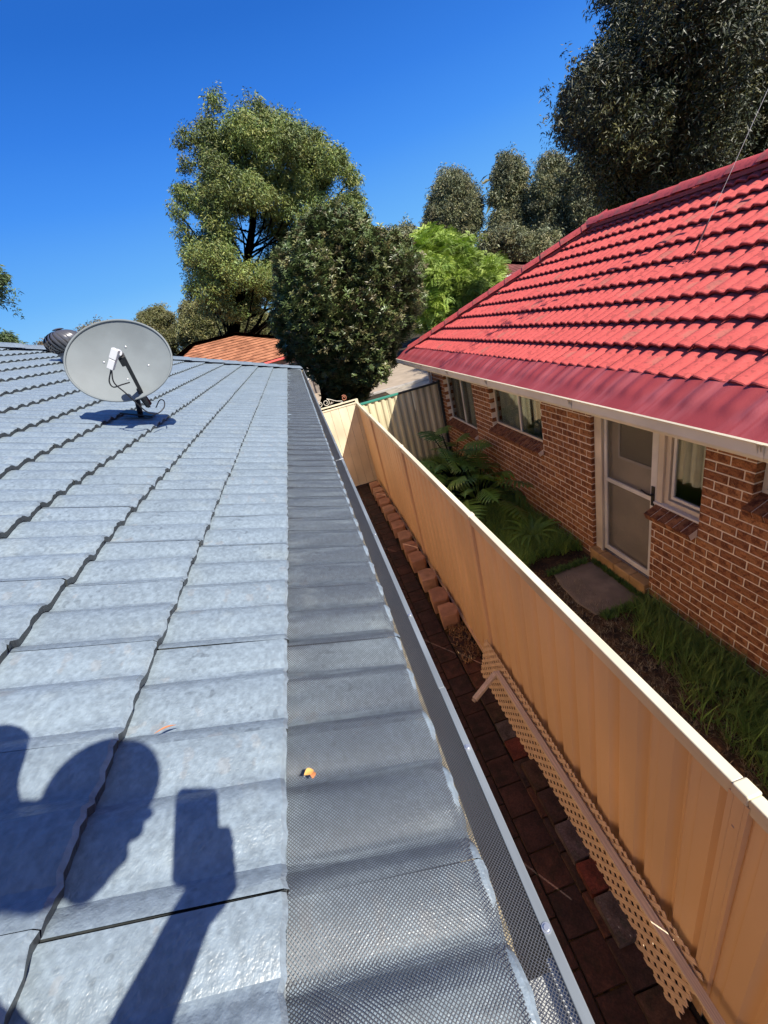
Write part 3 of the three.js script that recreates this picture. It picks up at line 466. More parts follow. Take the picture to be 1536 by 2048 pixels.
// ---------------------------------------------------------------- sheet steel boundary fence
const FENCE_X = 1.008;
const tanSteel = std({ color: C(.85, .60, .355), map: mapped(mottleLight, [.35, .12]), roughness: .42, metalness: .05 });
const creamSteel = std({ color: C(.92, .83, .60), map: mapped(mottle, [.5, .3]), roughness: .45 });
{
  const f = thing('boundary_fence', 'long tan sheet steel fence with a cream top rail between the houses', 'fence');
  const posts = [4.06, 1.70, -.665, -3.035, -5.44, -7.82, -9.47];
  const ribX = t => { t = ((t % .198) + .198) % .198; const e = a => cl((t - a + .005) / .010); const deep = e(.007) - e(.053), fine = (ss(.112, .114, t) - ss(.120, .122, t)) + (ss(.150, .152, t) - ss(.158, .160, t)); return .034 * deep + .005 * fine; };
  const samples = []; { const brk = [.0015, .012, .048, .058, .111, .114, .120, .123, .149, .152, .158, .161]; for (let k = 0; k < 5; k++) for (const b of brk) samples.push(b + k * .198); }
  for (let i = 0; i + 1 < posts.length; i++) {
    const a = posts[i] - .034, b = posts[i + 1] + .034, n = Math.max(2, Math.round((a - b) / .78)), w = (a - b) / n;
    for (let s = 0; s < n; s++) {
      const z0 = a - s * w, we = w + (s < n - 1 ? .014 : 0), pts = [0, ...samples.filter(t => t > .003 && t < we - .003), we], nz = pts.length - 1, skew = (s % 2) * .0028;
      const front = sheet(nz, 1, (u, v) => V(FENCE_X + ribX(pts[Math.round(u * nz)] + .03) + skew, .085 + v * 1.80, z0 - pts[Math.round(u * nz)]), (u, v) => [pts[Math.round(u * nz)] + s + i * 3, v * 1.8]);
      const back = sheet(nz, 1, (u, v) => V(FENCE_X + .0015 + ribX(pts[Math.round(u * nz)] + .03) + skew, .085 + (1 - v) * 1.80, z0 - pts[Math.round(u * nz)]), (u, v) => [pts[Math.round(u * nz)] + s, v * 1.8]);
      part('sheet', toCreasedNormals(merge([front, back]), .3), tanSteel, f);
    }
    part('top_rail', [rbox(.985, 1.034, 1.872, 1.912, b - .006, a + .006, .007, 2), rbox(.989, .9925, 1.835, 1.872, b, a, .001), rbox(1.028, 1.0315, 1.835, 1.872, b, a, .001)], creamSteel, f);
    part('bottom_rail', [rbox(.992, 1.034, .045, .082, b, a, .004)], tanSteel, f);
    part('plinth', box(.994, 1.03, -.02, .044, b, a), std({ color: C(.016, .015, .016), roughness: .85 }), f);
  }
  for (const z of posts) {
    const p = sub('post', f), U = [[.984, .9875, -.036, .036], [.9875, 1.03, -.036, -.030], [.9875, 1.03, .030, .036], [.982, .984, -.022, -.016], [.982, .984, .016, .022], [1.03, 1.034, -.036, .036]];
    part('post_channel', U.map(([a, b, c, d]) => box(a, b, -.05, 1.868, z + c, z + d)), tanSteel, p);
    part('post_cap', [rbox(.980, 1.039, 1.868, 1.918, z - .030, z + .030, .008, 2)], creamSteel, p);
    for (const y of [.25, 1.70]) { const s = new THREE.CylinderGeometry(.006, .006, .004, 10); s.rotateZ(Math.PI / 2); s.translate(.982, y, z); part('screw', s, tanSteel, p); }
  }
}
// ---------------------------------------------------------------- gate across the passage
{
  const g = thing('side_gate', 'cream sheet metal gate with scrollwork on top, closing the side passage', 'gate'), Z = -9.42;
  for (let x = -.36, i = 0; x < .96; x += .186, i++) part('panel', rbox(x + .002, Math.min(.968, x + .184), .06, 1.93, Z - .012 - (i % 2) * .001, Z, .003), creamSteel, g);
  part('frame', [rbox(-.40, 1.0, 1.965, 1.995, Z - .03, Z + .01, .004), rbox(-.40, .97, 1.90, 1.925, Z + .001, Z + .012, .003), rbox(.97, 1.0, .03, 1.965, Z - .03, Z + .012, .004), rbox(-.40, -.37, .03, 1.965, Z - .03, Z + .012, .004), rbox(-.37, .97, .03, .06, Z - .03, Z + .01, .004)], creamSteel, g);
  const iron = std({ color: C(.74, .70, .60), roughness: .5, map: mottle }), rusty = std({ color: C(.50, .20, .12), roughness: .8, map: mapped(mottle, [6, 6]) });
  const spiral = (cx, cy, r0, turns, dir, flip, a0 = 0) => { const p = []; for (let i = 0; i <= 26; i++) { const t = i / 26, a = a0 + dir * t * turns * 6.283, r = r0 * (1 - .72 * t); p.push(V(cx + flip * r * Math.cos(a), cy + r * Math.sin(a), Z - .01)); } return p; };
  part('scroll', tube(spiral(.20, 2.075, .075, 1.5, 1, -1, 0), .008, 6, 60), iron, g);
  part('scroll', tube([...spiral(.35, 2.085, .080, 1.4, -1, 1, 1.2).reverse(), V(.45, 2.13, Z - .01), V(.58, 2.06, Z - .01), V(.70, 2.03, Z - .01)], .008, 6, 70), iron, g);
  part('scroll', tube(spiral(.755, 2.08, .062, 1.4, 1, -1, 1.0), .009, 6, 50), rusty, g);
  part('scroll_bar', tube([V(-.38, 2.0, Z - .01), V(0, 2.03, Z - .01), V(.18, 2.0, Z - .01)], .007, 6), iron, g);
  part('gate_post', [rbox(1.0, 1.04, 0, 1.99, Z - .05, Z + .012, .004)], creamSteel, g);
}
// ---------------------------------------------------------------- the neighbour's cross fence
{
  const f = thing('cross_fence', 'short ribbed cream steel fence with a green top rail, ending at the brick house', 'fence'), Z = -9.66;
  const w = t => .016 * Math.tanh(2.4 * Math.sin(t / .158 * 6.283)), cream2 = std({ color: C(.78, .70, .46), map: mapped(mottle, [1.2, .2]), roughness: .5 });
  for (const [a, b] of [[1.06, 1.69], [1.695, 2.33], [2.335, 2.955]]) { const n = Math.round((b - a) / .01); part('sheet', merge([sheet(n, 1, (u, v) => V(a + u * (b - a), .02 + v * 1.77, Z + w(a + u * (b - a))), (u, v) => [a + u * (b - a), v * 1.8]), sheet(n, 1, (u, v) => V(a + u * (b - a), .02 + (1 - v) * 1.77, Z - .0015 + w(a + u * (b - a))), (u, v) => [a + u * (b - a), v * 1.8])]), cream2, f); }
  part('top_rail', rbox(1.05, 2.0, 1.785, 1.83, Z - .03, Z + .03, .005), std({ color: C(.045, .24, .18), roughness: .4 }), f);
  part('top_rail', rbox(2.003, 2.99, 1.785, 1.828, Z - .03, Z + .03, .005), std({ color: C(.05, .055, .05), roughness: .5 }), f);
  part('post', rbox(2.957, 3.005, 0, 1.86, Z - .03, Z + .03, .004), std({ color: C(.035, .04, .038), roughness: .5 }), f);
  part('post', rbox(1.045, 1.058, 0, 1.80, Z - .03, Z + .03, .003), creamSteel, f);
}
// ---------------------------------------------------------------- lattice and broken rail leaning on the fence
{
  const lat = thing('lattice_panel', 'beige plastic lattice strip leaning against the foot of the tan fence', 'lattice', V(0, 0, 0)), mat = std({ color: C(.86, .66, .46), roughness: .5, map: mapped(mottle, [2, 2]) });
  const foot = V(.876, .035, 0), up = V(.10, .43, 0), Hh = up.length(); up.normalize(); const out = V(-up.y, up.x, 0), za = -3.10, zb = -.66, P = .0705, sw = .027;
  const q = (s, t, n) => V(foot.x, foot.y, s).addScaledVector(up, t).addScaledVector(out, n);
  for (const dir of [1, -1]) for (let s0 = za - Hh; s0 < zb + Hh; s0 += P) {
    // the slat runs (s0 + dir * t, t) for t in 0..Hh
    let t0 = 0, t1 = Hh; const lo = dir > 0 ? za - s0 : s0 - zb, hi = dir > 0 ? zb - s0 : s0 - za; t0 = Math.max(t0, lo); t1 = Math.min(t1, hi);
    if (t1 - t0 < .05) continue;
    const n = dir > 0 ? .004 : 0, e = .012;
    const a = q(s0 + dir * (t0 - e), t0 - e, n), b = q(s0 + dir * (t1 + e), t1 + e, n);
    part('slat', bar(a, b, sw, .0038, out), mat, lat);
  }
  const rail = thing('broken_rail', 'L shaped length of cream metal channel lying along the lattice', 'rail'), chan = std({ color: C(.93, .78, .57), roughness: .45, map: mapped(mottle, [2, 2]) });
  const A = V(.915, .40, -2.745), B = V(.935, .44, .35), Cn = V(.625, .34, -2.60), o = V(-.03, .018, 0);
  part('long_bar', [bar(A, B, .045, .012), bar(A.clone().add(V(-.020, -.008, 0)), B.clone().add(V(-.020, -.008, 0)), .006, .026), bar(A.clone().add(V(.020, -.008, 0)), B.clone().add(V(.020, -.008, 0)), .006, .026)], chan, rail);
  const d = Cn.clone().sub(A).normalize(), sd = V().crossVectors(d, V(0, 1, 0)).normalize();
  part('short_bar', [bar(A.clone().addScaledVector(d, .01), Cn, .042, .012), bar(A.clone().addScaledVector(sd, .019).add(V(0, -.014, 0)), Cn.clone().addScaledVector(sd, .019).add(V(0, -.014, 0)), .006, .03), bar(A.clone().addScaledVector(sd, -.019).add(V(0, -.014, 0)), Cn.clone().addScaledVector(sd, -.019).add(V(0, -.014, 0)), .006, .03)], chan, rail);
  part('end_block', [bar(Cn.clone().addScaledVector(d, -.03).add(V(0, -.012, 0)), Cn.clone().addScaledVector(d, .022).add(V(0, -.012, 0)), .034, .02)], std({ color: C(.42, .34, .25), roughness: .7 }), rail);
}
// ================================================================ trees
const barkTex = tex(256, (u, v) => { const a = fbm(u, v, 6, 4, 601), s = vnoise(u * 40, v * 6, 40, 605); const k = .55 + .5 * (a - .5) + .3 * (s - .5); return [k, k * .95, k * .88]; }, true, [2, 1]);
const bark = (r, g, b) => std({ color: C(r, g, b), map: barkTex, bumpMap: barkTex, bumpScale: .01, roughness: .95 });
const greyBark = bark(.52, .46, .40), darkBark = bark(.12, .10, .085), paleBark = bark(.62, .57, .50);
function leafBlade(L, W, fold, droop, base, dir, side) {                  // a pointed leaf of four triangles
  const up = V().crossVectors(side, dir).normalize(), p0 = base, p2 = base.clone().addScaledVector(dir, L).add(V(0, -droop * L, 0)), m = base.clone().addScaledVector(dir, L * .45).add(V(0, -droop * L * .25, 0));
  const a = m.clone().addScaledVector(side, W / 2).addScaledVector(up, fold * W), b = m.clone().addScaledVector(side, -W / 2).addScaledVector(up, fold * W);
  return [p0, a, m, p0, m, b, a, p2, m, m, p2, b];
}
function leafGeo(tris) { const g = new THREE.BufferGeometry(); g.setAttribute('position', new THREE.Float32BufferAttribute(tris.flatMap(p => [p.x, p.y, p.z]), 3)); g.computeVertexNormals(); return g; }
const rdir = () => { const a = R(0, 6.283), y = R(-1, 1), r = Math.sqrt(1 - y * y); return V(r * Math.cos(a), y, r * Math.sin(a)); };
// sprigs, about one metre across before scaling
const gumSprig = (() => { const t = []; for (let i = 0; i < 16; i++) { const d = V(R(-1, 1), R(-.9, .5), R(-1, 1)).normalize(), s = V().crossVectors(d, rdir()).normalize(); t.push(...leafBlade(R(.28, .46), R(.09, .14), .15, R(.1, .5), rdir().multiplyScalar(R(.1, .62)), d, s)); } return leafGeo(t); })();
const broadSprig = (() => { const t = []; for (let i = 0; i < 9; i++) { const a = i * 2.4, d = V(Math.cos(a), R(.1, .9), Math.sin(a)).normalize(), s = V().crossVectors(d, V(0, 1, 0)).normalize(); t.push(...leafBlade(R(.55, .8), R(.22, .30), .22, R(.05, .3), V(0, R(-.1, .25), 0), d, s)); } return leafGeo(t); })();
const featherSprig = (() => { const t = []; for (let k = 0; k < 4; k++) { const a = k * 1.7 + R(0, .5), d = V(Math.cos(a), R(-.1, .5), Math.sin(a)).normalize(), s = V().crossVectors(d, V(0, 1, 0)).normalize(); for (let i = 0; i < 8; i++) for (const q of [-1, 1]) { const b = d.clone().multiplyScalar(.12 + i * .075).add(V(0, -.02 * i * i * .25, 0)), dd = s.clone().multiplyScalar(q).addScaledVector(d, .5).normalize(); t.push(...leafBlade(.24 - .018 * Math.abs(i - 3), .06, .1, .2, b, dd, V().crossVectors(dd, V(0, 1, 0)).normalize()).slice(0, 12)); } } return leafGeo(t); })();
const leafMats = {
  gum: new THREE.MeshPhysicalMaterial({ color: C(1, 1, 1), roughness: .5, side: THREE.DoubleSide }),
  broad: new THREE.MeshPhysicalMaterial({ color: C(1, 1, 1), roughness: .42, side: THREE.DoubleSide }),
  feather: new THREE.MeshPhysicalMaterial({ color: C(1, 1, 1), roughness: .6, side: THREE.DoubleSide, transmission: .35, thickness: 0 }),
};
const inside = (poly, x, y) => { let c = false; for (let i = 0, j = poly.length - 1; i < poly.length; j = i++) { const [a, b] = poly[i], [d, e] = poly[j]; if ((b > y) !== (e > y) && x < (d - a) * (y - b) / (e - b) + a) c = !c; } return c; };
const edge = (poly, x, y) => { let m = 1e9; for (let i = 0, j = poly.length - 1; i < poly.length; j = i++) { const [a, b] = poly[i], [d, e] = poly[j], t = cl(((x - a) * (d - a) + (y - b) * (e - b)) / ((d - a) ** 2 + (e - b) ** 2)), u = a + t * (d - a) - x, v = b + t * (e - b) - y; m = Math.min(m, Math.hypot(u, v)); } return m; };
/* a tree that stands at depth z: its crown is a cloud of leafy lobes that fill the outline (given as the photograph shows it)
   and is as deep as it is wide; limbs run from the trunk to the lobes */
function tree(o) {
  const { outline: pl, z } = o, xs = pl.map(p => p[0]), ys = pl.map(p => p[1]), cx = (Math.min(...xs) + Math.max(...xs)) / 2, cy = (Math.min(...ys) + Math.max(...ys)) / 2;
  const mpp = at(cx + 1, cy, z).distanceTo(at(cx, cy, z)), depthR = (o.depth ?? .42) * (Math.max(...xs) - Math.min(...xs)) * mpp;
  const lobes = []; let guard = 0;
  while (lobes.length < o.lobes && guard++ < 20000) {
    const x = R(Math.min(...xs), Math.max(...xs)), y = R(Math.min(...ys), Math.max(...ys)); if (!inside(pl, x, y)) continue;
    const e = edge(pl, x, y), r = Math.min(o.r[1], Math.max(o.r[0], e * mpp * 1.02)) * R(.75, 1); if (e * mpp < o.r[0] * .55) continue;
    const rho = cl(1 - e * 2.2 / (Math.min(Math.max(...xs) - Math.min(...xs), Math.max(...ys) - Math.min(...ys)))), off = R(-1, 1) * depthR * Math.sqrt(1 - rho * rho * .8);
    const c = at(x, y, z + off);
    if (lobes.some(l => l.c.distanceTo(c) < (o.sep ?? .62) * (r + l.r) / 2)) continue;
    lobes.push({ c, r, k: R(.68, 1.3), w: rnd(), ax: rdir(), st: R(.1, .75) });
  }
  const t = thing(o.name, o.label, 'tree', null, o.group), base = o.base ?? V(at(cx, Math.max(...ys), z).x, 0, z), top = o.top ?? at(cx, cy + (Math.min(...ys) - cy) * .55, z);
  const kn = [base, base.clone().lerp(top, .35).add(V(R(-.2, .2), 0, R(-.2, .2))), base.clone().lerp(top, .7).add(V(R(-.3, .3), 0, R(-.3, .3))), top], tr = o.trunkR ?? .3;
  const spine = new THREE.CatmullRomCurve3(kn), wood = [limb(kn, [tr, tr * .8, tr * .5, tr * .18], 9)];
  for (const l of lobes) {
    if (o.skipLimbs && rnd() < o.skipLimbs) continue;
    const s = cl((l.c.y - base.y) / Math.max(.1, top.y - base.y) - R(.18, .36), .12, .95), a = spine.getPoint(s), r = tr * (1 - .78 * s) * .30, mid = a.clone().lerp(l.c, .5).add(V(R(-.15, .15), -.12 * a.distanceTo(l.c), R(-.15, .15)));
    wood.push(limb([a, mid, l.c], [r, r * .62, r * .2], 5));
    for (let i = 0; i < (o.twigs ?? 0); i++) { const d = rdir().multiplyScalar(l.r * .8); d.y = Math.abs(d.y) * .6; wood.push(limb([mid.clone().lerp(l.c, .6), l.c.clone().addScaledVector(d, .5), l.c.clone().add(d)], [r * .3, r * .2, r * .08], 4)); }
  }
  part('trunk', wood, o.bark ?? greyBark, t);
  const items = []; for (const l of lobes) { const n = Math.round(o.density * l.r * l.r); for (let i = 0; i < n; i++) { const d = rdir(), k = (rnd() < .12 ? R(.9, o.stray ?? 1.4) : Math.cbrt(R(.05, .8))) * (1 + .22 * (fbm(d.x * .5 + .5 + l.w, d.y * .5 + .5, 6, 2, 650) - .5) * 2), p = l.c.clone().add(V(d.x * l.r * k, d.y * l.r * k * (o.squash ?? .82), d.z * l.r * k)); { const q = p.clone().sub(l.c), t = q.dot(l.ax) * l.st; p.addScaledVector(l.ax, t); } if (o.sag) p.y -= o.sag * l.r * Math.max(0, Math.hypot(d.x, d.z)) ** 2 * k * .5; if (p.y > (o.floor ?? .1)) items.push([p, l]); } }
  const im = new THREE.InstancedMesh(o.sprig, leafMats[o.mat], items.length), q = new THREE.Quaternion(), m = new THREE.Matrix4(), col = new THREE.Color(), e = new THREE.Euler();
  items.forEach(([p, l], i) => { const s = o.leaf * R(.7, 1.3); q.setFromEuler(e.set(R(-.7, .7), R(0, 6.283), R(-.7, .7))); m.compose(p, q, V(s, s, s)); im.setMatrixAt(i, m); const c = o.colors[Math.floor(rnd() * o.colors.length)], k = l.k * R(.75, 1.25); im.setColorAt(i, col.setRGB(c[0] * k, c[1] * k, c[2] * k)); });
  im.name = 'crown'; im.userData.kind = 'stuff'; im.castShadow = im.receiveShadow = true; t.add(im); return t;
}
const GUM = [[.145, .195, .042], [.118, .172, .042], [.185, .22, .052], [.10, .148, .048], [.21, .22, .058]], DIM = [[.155, .165, .07], [.13, .145, .067], [.19, .17, .075], [.11, .13, .07]];
// the big gum behind the orange roof
tree({ name: 'gum_tree', label: 'tall spreading gum tree, the largest crown left of centre', z: -30, outline: [[415, 192], [505, 188], [560, 205], [610, 235], [640, 260], [690, 300], [722, 340], [735, 400], [735, 440], [690, 470], [640, 560], [560, 620], [480, 640], [400, 640], [372, 590], [362, 520], [333, 440], [345, 390], [365, 350], [348, 290], [365, 245], [395, 228]], lobes: 90, r: [.5, 1.1], sep: .85, squash: .85, density: 280, skipLimbs: .35, leaf: .40, sprig: gumSprig, mat: 'gum', colors: GUM, trunkR: .42, twigs: 2, sag: .25, bark: greyBark, base: V(-5.4, 0, -30), top: at(520, 300, -30), depth: .20 });
// glossy dark evergreen before it
tree({ name: 'magnolia_tree', label: 'dense round evergreen tree with glossy dark leaves in front of the gum', z: -14.5, outline: [[610, 440], [650, 415], [700, 418], [740, 440], [770, 470], [820, 480], [845, 530], [850, 600], [830, 660], [800, 700], [775, 760], [745, 800], [690, 812], [650, 790], [612, 745], [580, 720], [545, 690], [536, 650], [560, 610], [548, 560], [560, 500]], lobes: 110, r: [.38, .95], density: 1150, leaf: .185, sprig: broadSprig, mat: 'broad', colors: [[.080, .112, .032], [.062, .090, .028], [.10, .125, .036], [.10, .085, .036], [.072, .104, .032], [.13, .135, .05]], trunkR: .2, bark: darkBark, base: V(-.2, 0, -14.6), depth: .36, floor: .3, skipLimbs: .4, stray: 1.12 });
// light green feathery tree
tree({ name: 'feathery_tree', label: 'bright lime green feathery tree between the evergreen and red roof', z: -31, outline: [[815, 480], [850, 462], [885, 462], [905, 480], [930, 500], [960, 525], [995, 515], [1010, 545], [990, 570], [960, 600], [930, 630], [880, 660], [830, 660], [800, 600], [800, 520]], lobes: 64, r: [.55, 1.2], sep: .8, density: 180, leaf: .85, sprig: featherSprig, mat: 'feather', colors: [[.30, .42, .05], [.25, .36, .045], [.36, .46, .06], [.19, .30, .04]], trunkR: .16, bark: greyBark, depth: .35, floor: .3 });
// the dark tree over the red roof
tree({ name: 'overhanging_tree', label: 'huge dark tree towering over the red roof at upper right', z: -17, outline: [[1215, -60], [1215, 10], [1245, 60], [1190, 75], [1190, 120], [1150, 150], [1108, 205], [1120, 250], [1165, 260], [1170, 300], [1190, 330], [1185, 380], [1240, 385], [1300, 370], [1400, 380], [1560, 360], [1700, 330], [1720, 150], [1690, -60], [1500, -120], [1330, -110]], lobes: 175, r: [.45, 1.15], sep: .8, squash: 1.0, density: 330, leaf: .34, sprig: gumSprig, mat: 'gum', colors: [[.030, .040, .012], [.025, .034, .011], [.050, .056, .014], [.095, .092, .022], [.028, .036, .013]], trunkR: .55, bark: darkBark, base: V(17.8, 0, -17.5), top: at(1440, 60, -17.2), depth: .36, sag: .3, twigs: 1 });
tree({ name: 'slender_tree', label: 'slender grey trunked tree under the dark overhanging crown', z: -19, outline: [[1210, 330], [1260, 320], [1300, 340], [1310, 400], [1260, 420], [1200, 420], [1195, 370]], lobes: 16, r: [.5, .9], density: 150, leaf: .5, sprig: gumSprig, mat: 'gum', colors: [[.12, .12, .035], [.09, .10, .03]], trunkR: .13, bark: greyBark, base: V(14.4, 0, -19), top: at(1287, 250, -19), depth: .3 });
// a row of gums on the rise behind, right of centre
const backGums = [
  ['tall gum with a pale trunk, left of the row behind the lime tree', [[880, 335], [905, 335], [935, 350], [955, 370], [968, 405], [965, 450], [945, 490], [900, 510], [850, 500], [838, 465], [850, 430], [858, 380]], -52],
  ['tall gum with a narrow domed top, highest of the row', [[1005, 302], [1030, 305], [1050, 330], [1060, 380], [1062, 450], [1050, 520], [1000, 530], [975, 500], [980, 430], [985, 370], [990, 325]], -50],
  ['grey green gum in the row, right of the narrow domed one', [[1080, 312], [1115, 308], [1140, 330], [1150, 400], [1150, 470], [1120, 520], [1070, 530], [1058, 460], [1060, 370]], -48],
  ['brownish gum in the row beside the overhanging dark tree', [[1150, 300], [1190, 305], [1225, 330], [1240, 390], [1230, 470], [1180, 500], [1140, 490], [1135, 400]], -46],
  ['low dark gum filling the gap behind the red hip', [[960, 470], [1010, 455], [1060, 470], [1110, 460], [1130, 500], [1090, 545], [1030, 560], [980, 560], [950, 530]], -42],
];
for (const [label, outline, z] of backGums) tree({ name: 'gum_tree', label, z, outline, lobes: 46, r: [.6, 1.4], sep: .75, squash: 1.1, density: 130, leaf: .62, sprig: gumSprig, mat: 'gum', colors: DIM, trunkR: .26, bark: paleBark, twigs: 1, depth: .25, sag: .25, group: 'gums on the rise behind the red roof' });
tree({ name: 'gum_tree', label: 'small bluish gum peeping over the glossy evergreen', z: -60, outline: [[760, 470], [800, 442], [825, 455], [838, 480], [820, 520], [770, 510]], lobes: 14, r: [1, 2], density: 80, leaf: .9, sprig: gumSprig, mat: 'gum', colors: DIM, trunkR: .25, bark: paleBark });
// gums behind the orange roof, left of the big one
const leftGums = [['olive gum behind the orange roof, at the left of the clump', [[285, 620], [320, 612], [345, 630], [360, 665], [350, 715], [290, 715], [268, 665]], -55], ['olive gum behind the orange roof, under the big crown', [[360, 610], [400, 595], [440, 610], [450, 660], [440, 705], [370, 715], [350, 670]], -52], ['olive gum behind the orange roof, at the right of the clump', [[440, 620], [500, 610], [545, 630], [550, 670], [500, 690], [440, 700]], -50]];
for (const [label, outline, z] of leftGums) tree({ name: 'gum_tree', label, z, outline, lobes: 50, r: [.5, 1.2], sep: .9, density: 150, leaf: .6, sprig: gumSprig, mat: 'gum', colors: [[.13, .13, .042], [.105, .115, .04], [.15, .135, .05]], trunkR: .22, bark: paleBark, depth: .4, group: 'gums behind the orange roof' });
tree({ name: 'gum_tree', label: 'distant reddish gum top rising behind the satellite dish', z: -80, outline: [[160, 655], [190, 640], [215, 645], [235, 632], [250, 660], [240, 700], [165, 700]], lobes: 20, r: [1, 2.2], density: 50, leaf: 1.1, sprig: gumSprig, mat: 'gum', colors: [[.17, .12, .07], [.13, .12, .06]], trunkR: .25, bark: paleBark });
tree({ name: 'gum_tree', label: 'low reddish gum on the skyline left of the roof vent', z: -85, outline: [[60, 690], [85, 680], [110, 690], [125, 675], [150, 690], [150, 715], [60, 715]], lobes: 14, r: [.8, 1.8], density: 50, leaf: 1.1, sprig: gumSprig, mat: 'gum', colors: [[.17, .12, .07], [.14, .12, .06]], trunkR: .2, bark: paleBark });
tree({ name: 'round_tree', label: 'small round green tree above the ridge at far left', z: -40, outline: [[-30, 690], [-10, 672], [12, 668], [30, 678], [38, 700], [20, 712], [-30, 712]], lobes: 22, r: [.5, 1.2], density: 160, leaf: .6, sprig: gumSprig, mat: 'gum', colors: [[.075, .115, .035], [.055, .09, .03]], trunkR: .2, bark: darkBark });
tree({ name: 'round_tree', label: 'leafy branch tips of a tree reaching in at the left edge', z: -13, outline: [[-160, 500], [-60, 500], [-5, 528], [14, 540], [16, 558], [30, 568], [22, 576], [8, 574], [4, 586], [17, 592], [14, 606], [-8, 606], [-60, 640], [-160, 640]], lobes: 40, r: [.10, .55], density: 900, leaf: .24, sprig: gumSprig, mat: 'gum', colors: [[.085, .13, .03], [.06, .095, .028], [.05, .075, .03]], trunkR: .22, bark: darkBark, skipLimbs: 1, base: V(at(-190, 600, -13).x, 0, -13), top: at(-150, 540, -13) });
// woodland that closes the view far behind
{
  const n = 2600, im = new THREE.InstancedMesh(gumSprig, leafMats.gum, n), m = new THREE.Matrix4(), q = new THREE.Quaternion(), col = new THREE.Color();
  for (let i = 0; i < n; i++) { const x = R(-95, 110), z = -R(66, 95), hgt = (x > 6 ? 13 + 4 * Math.sin(x * .21) : 7.5 + 1.6 * Math.sin(x * .4)) * (.75 + .25 * Math.sin(x * 1.3 + z)), y = Math.pow(rnd(), .7) * hgt, s = R(2.2, 4.2); q.setFromEuler(new THREE.Euler(R(-.6, .6), R(0, 6.28), R(-.6, .6))); m.compose(V(x, y, z), q, V(s, s, s)); im.setMatrixAt(i, m); const c = DIM[i % 4], k = R(.7, 1.2); im.setColorAt(i, col.setRGB(c[0] * k, c[1] * k, c[2] * k)); }
  im.name = 'woodland'; im.userData = { kind: 'stuff', label: 'far grey green woodland closing the view behind the houses', category: 'woodland' }; scene.add(im);
}
// ================================================================ far houses
function farHouse(name, label, o) {
  const h = thing(name, label, 'house', V(o.x, 0, o.z)); h.rotation.y = o.turn;
  const { L, D, eave, rise } = o, ov = .5, roofMat = o.roof, w = o.wall;
  part('wall', [box(-L / 2, L / 2, 0, eave, D / 2 - .15, D / 2), box(-L / 2, L / 2, 0, eave, -D / 2, -D / 2 + .15), box(-L / 2, -L / 2 + .15, 0, eave, -D / 2 + .15, D / 2 - .15), box(L / 2 - .15, L / 2, 0, eave, -D / 2 + .15, D / 2 - .15)], w, h);
  const roof = sub('roof', h), hl = L / 2 + ov, hd = D / 2 + ov, rl = hl - hd, courses = Math.round(Math.hypot(hd, rise) / .34);
  for (let k = 0; k < courses; k++) for (const s of [1, -1]) {          // tile courses, one strip each, front and back
    const a = k / courses, b = (k + 1.08) / courses, f = (u, t) => { const T = a + (b - a) * t, half = hl + (rl - hl) * Math.min(1, T); const x = (u - .5) * 2 * half; return V(x, eave + rise * Math.min(1, T) + .035 * (1 - t) + .012 * Math.abs(Math.sin(x / .3 * Math.PI)), s * hd * (1 - Math.min(1, T))); };
    part('tile_course', sheet(Math.round(L / .1), 1, f, (u, v, p) => [p.x, p.z]), roofMat, roof);
  }
  for (const s of [1, -1]) for (let k = 0; k < courses; k++) { const a = k / courses, b = (k + 1.08) / courses; part('tile_course', sheet(40, 1, (u, t) => { const T = Math.min(1, a + (b - a) * t), half = hd * (1 - T), z = (u - .5) * 2 * half; return V(s * (hl + (rl - hl) * T), eave + rise * T + .035 * (1 - t) + .012 * Math.abs(Math.sin(z / .3 * Math.PI)), z); }, (u, v, p) => [p.z, p.x]), roofMat, roof); }
  const caps = [[V(-rl, eave + rise + .05, 0), V(rl, eave + rise + .05, 0)]]; for (const sx of [1, -1]) for (const sz of [1, -1]) caps.push([V(sx * hl, eave + .06, sz * hd), V(sx * rl, eave + rise + .05, 0)]);
  for (const [a, b] of caps) part('ridge', limb([a, b], [.13, .13], 8), roofMat, roof);
  part('gutter', [box(-hl, hl, eave - .10, eave + .0, hd, hd + .1), box(-hl, hl, eave - .1, eave, -hd - .1, -hd), box(hl, hl + .1, eave - .1, eave, -hd, hd), box(-hl - .1, -hl, eave - .1, eave, -hd, hd)], o.gutter, h);
  part('soffit', box(-hl, hl, eave - .12, eave - .10, -hd, hd), o.gutter, h);
  for (const [x, wd] of o.windows) { const win = sub('window', h); part('frame', [box(x - wd / 2, x + wd / 2, .9, .96, D / 2, D / 2 + .05), box(x - wd / 2, x + wd / 2, 2.04, 2.1, D / 2, D / 2 + .05), box(x - wd / 2, x - wd / 2 + .06, .96, 2.04, D / 2, D / 2 + .05), box(x + wd / 2 - .06, x + wd / 2, .96, 2.04, D / 2, D / 2 + .05)], o.trim, win); part('pane', box(x - wd / 2 + .06, x + wd / 2 - .06, .96, 2.04, D / 2 + .001, D / 2 + .02), std({ color: C(.05, .055, .06), roughness: .08 }), win); }
  return h;
}
const whiteTrim = std({ color: C(.75, .72, .66), roughness: .5 });
const terraTex = tex(512, tint((u, v) => .5 + 1.2 * (fbm(u, v, 10, 5, 701) - .5), [.66, .62, .60], [1, 1, 1]), true, [.35, .35]);
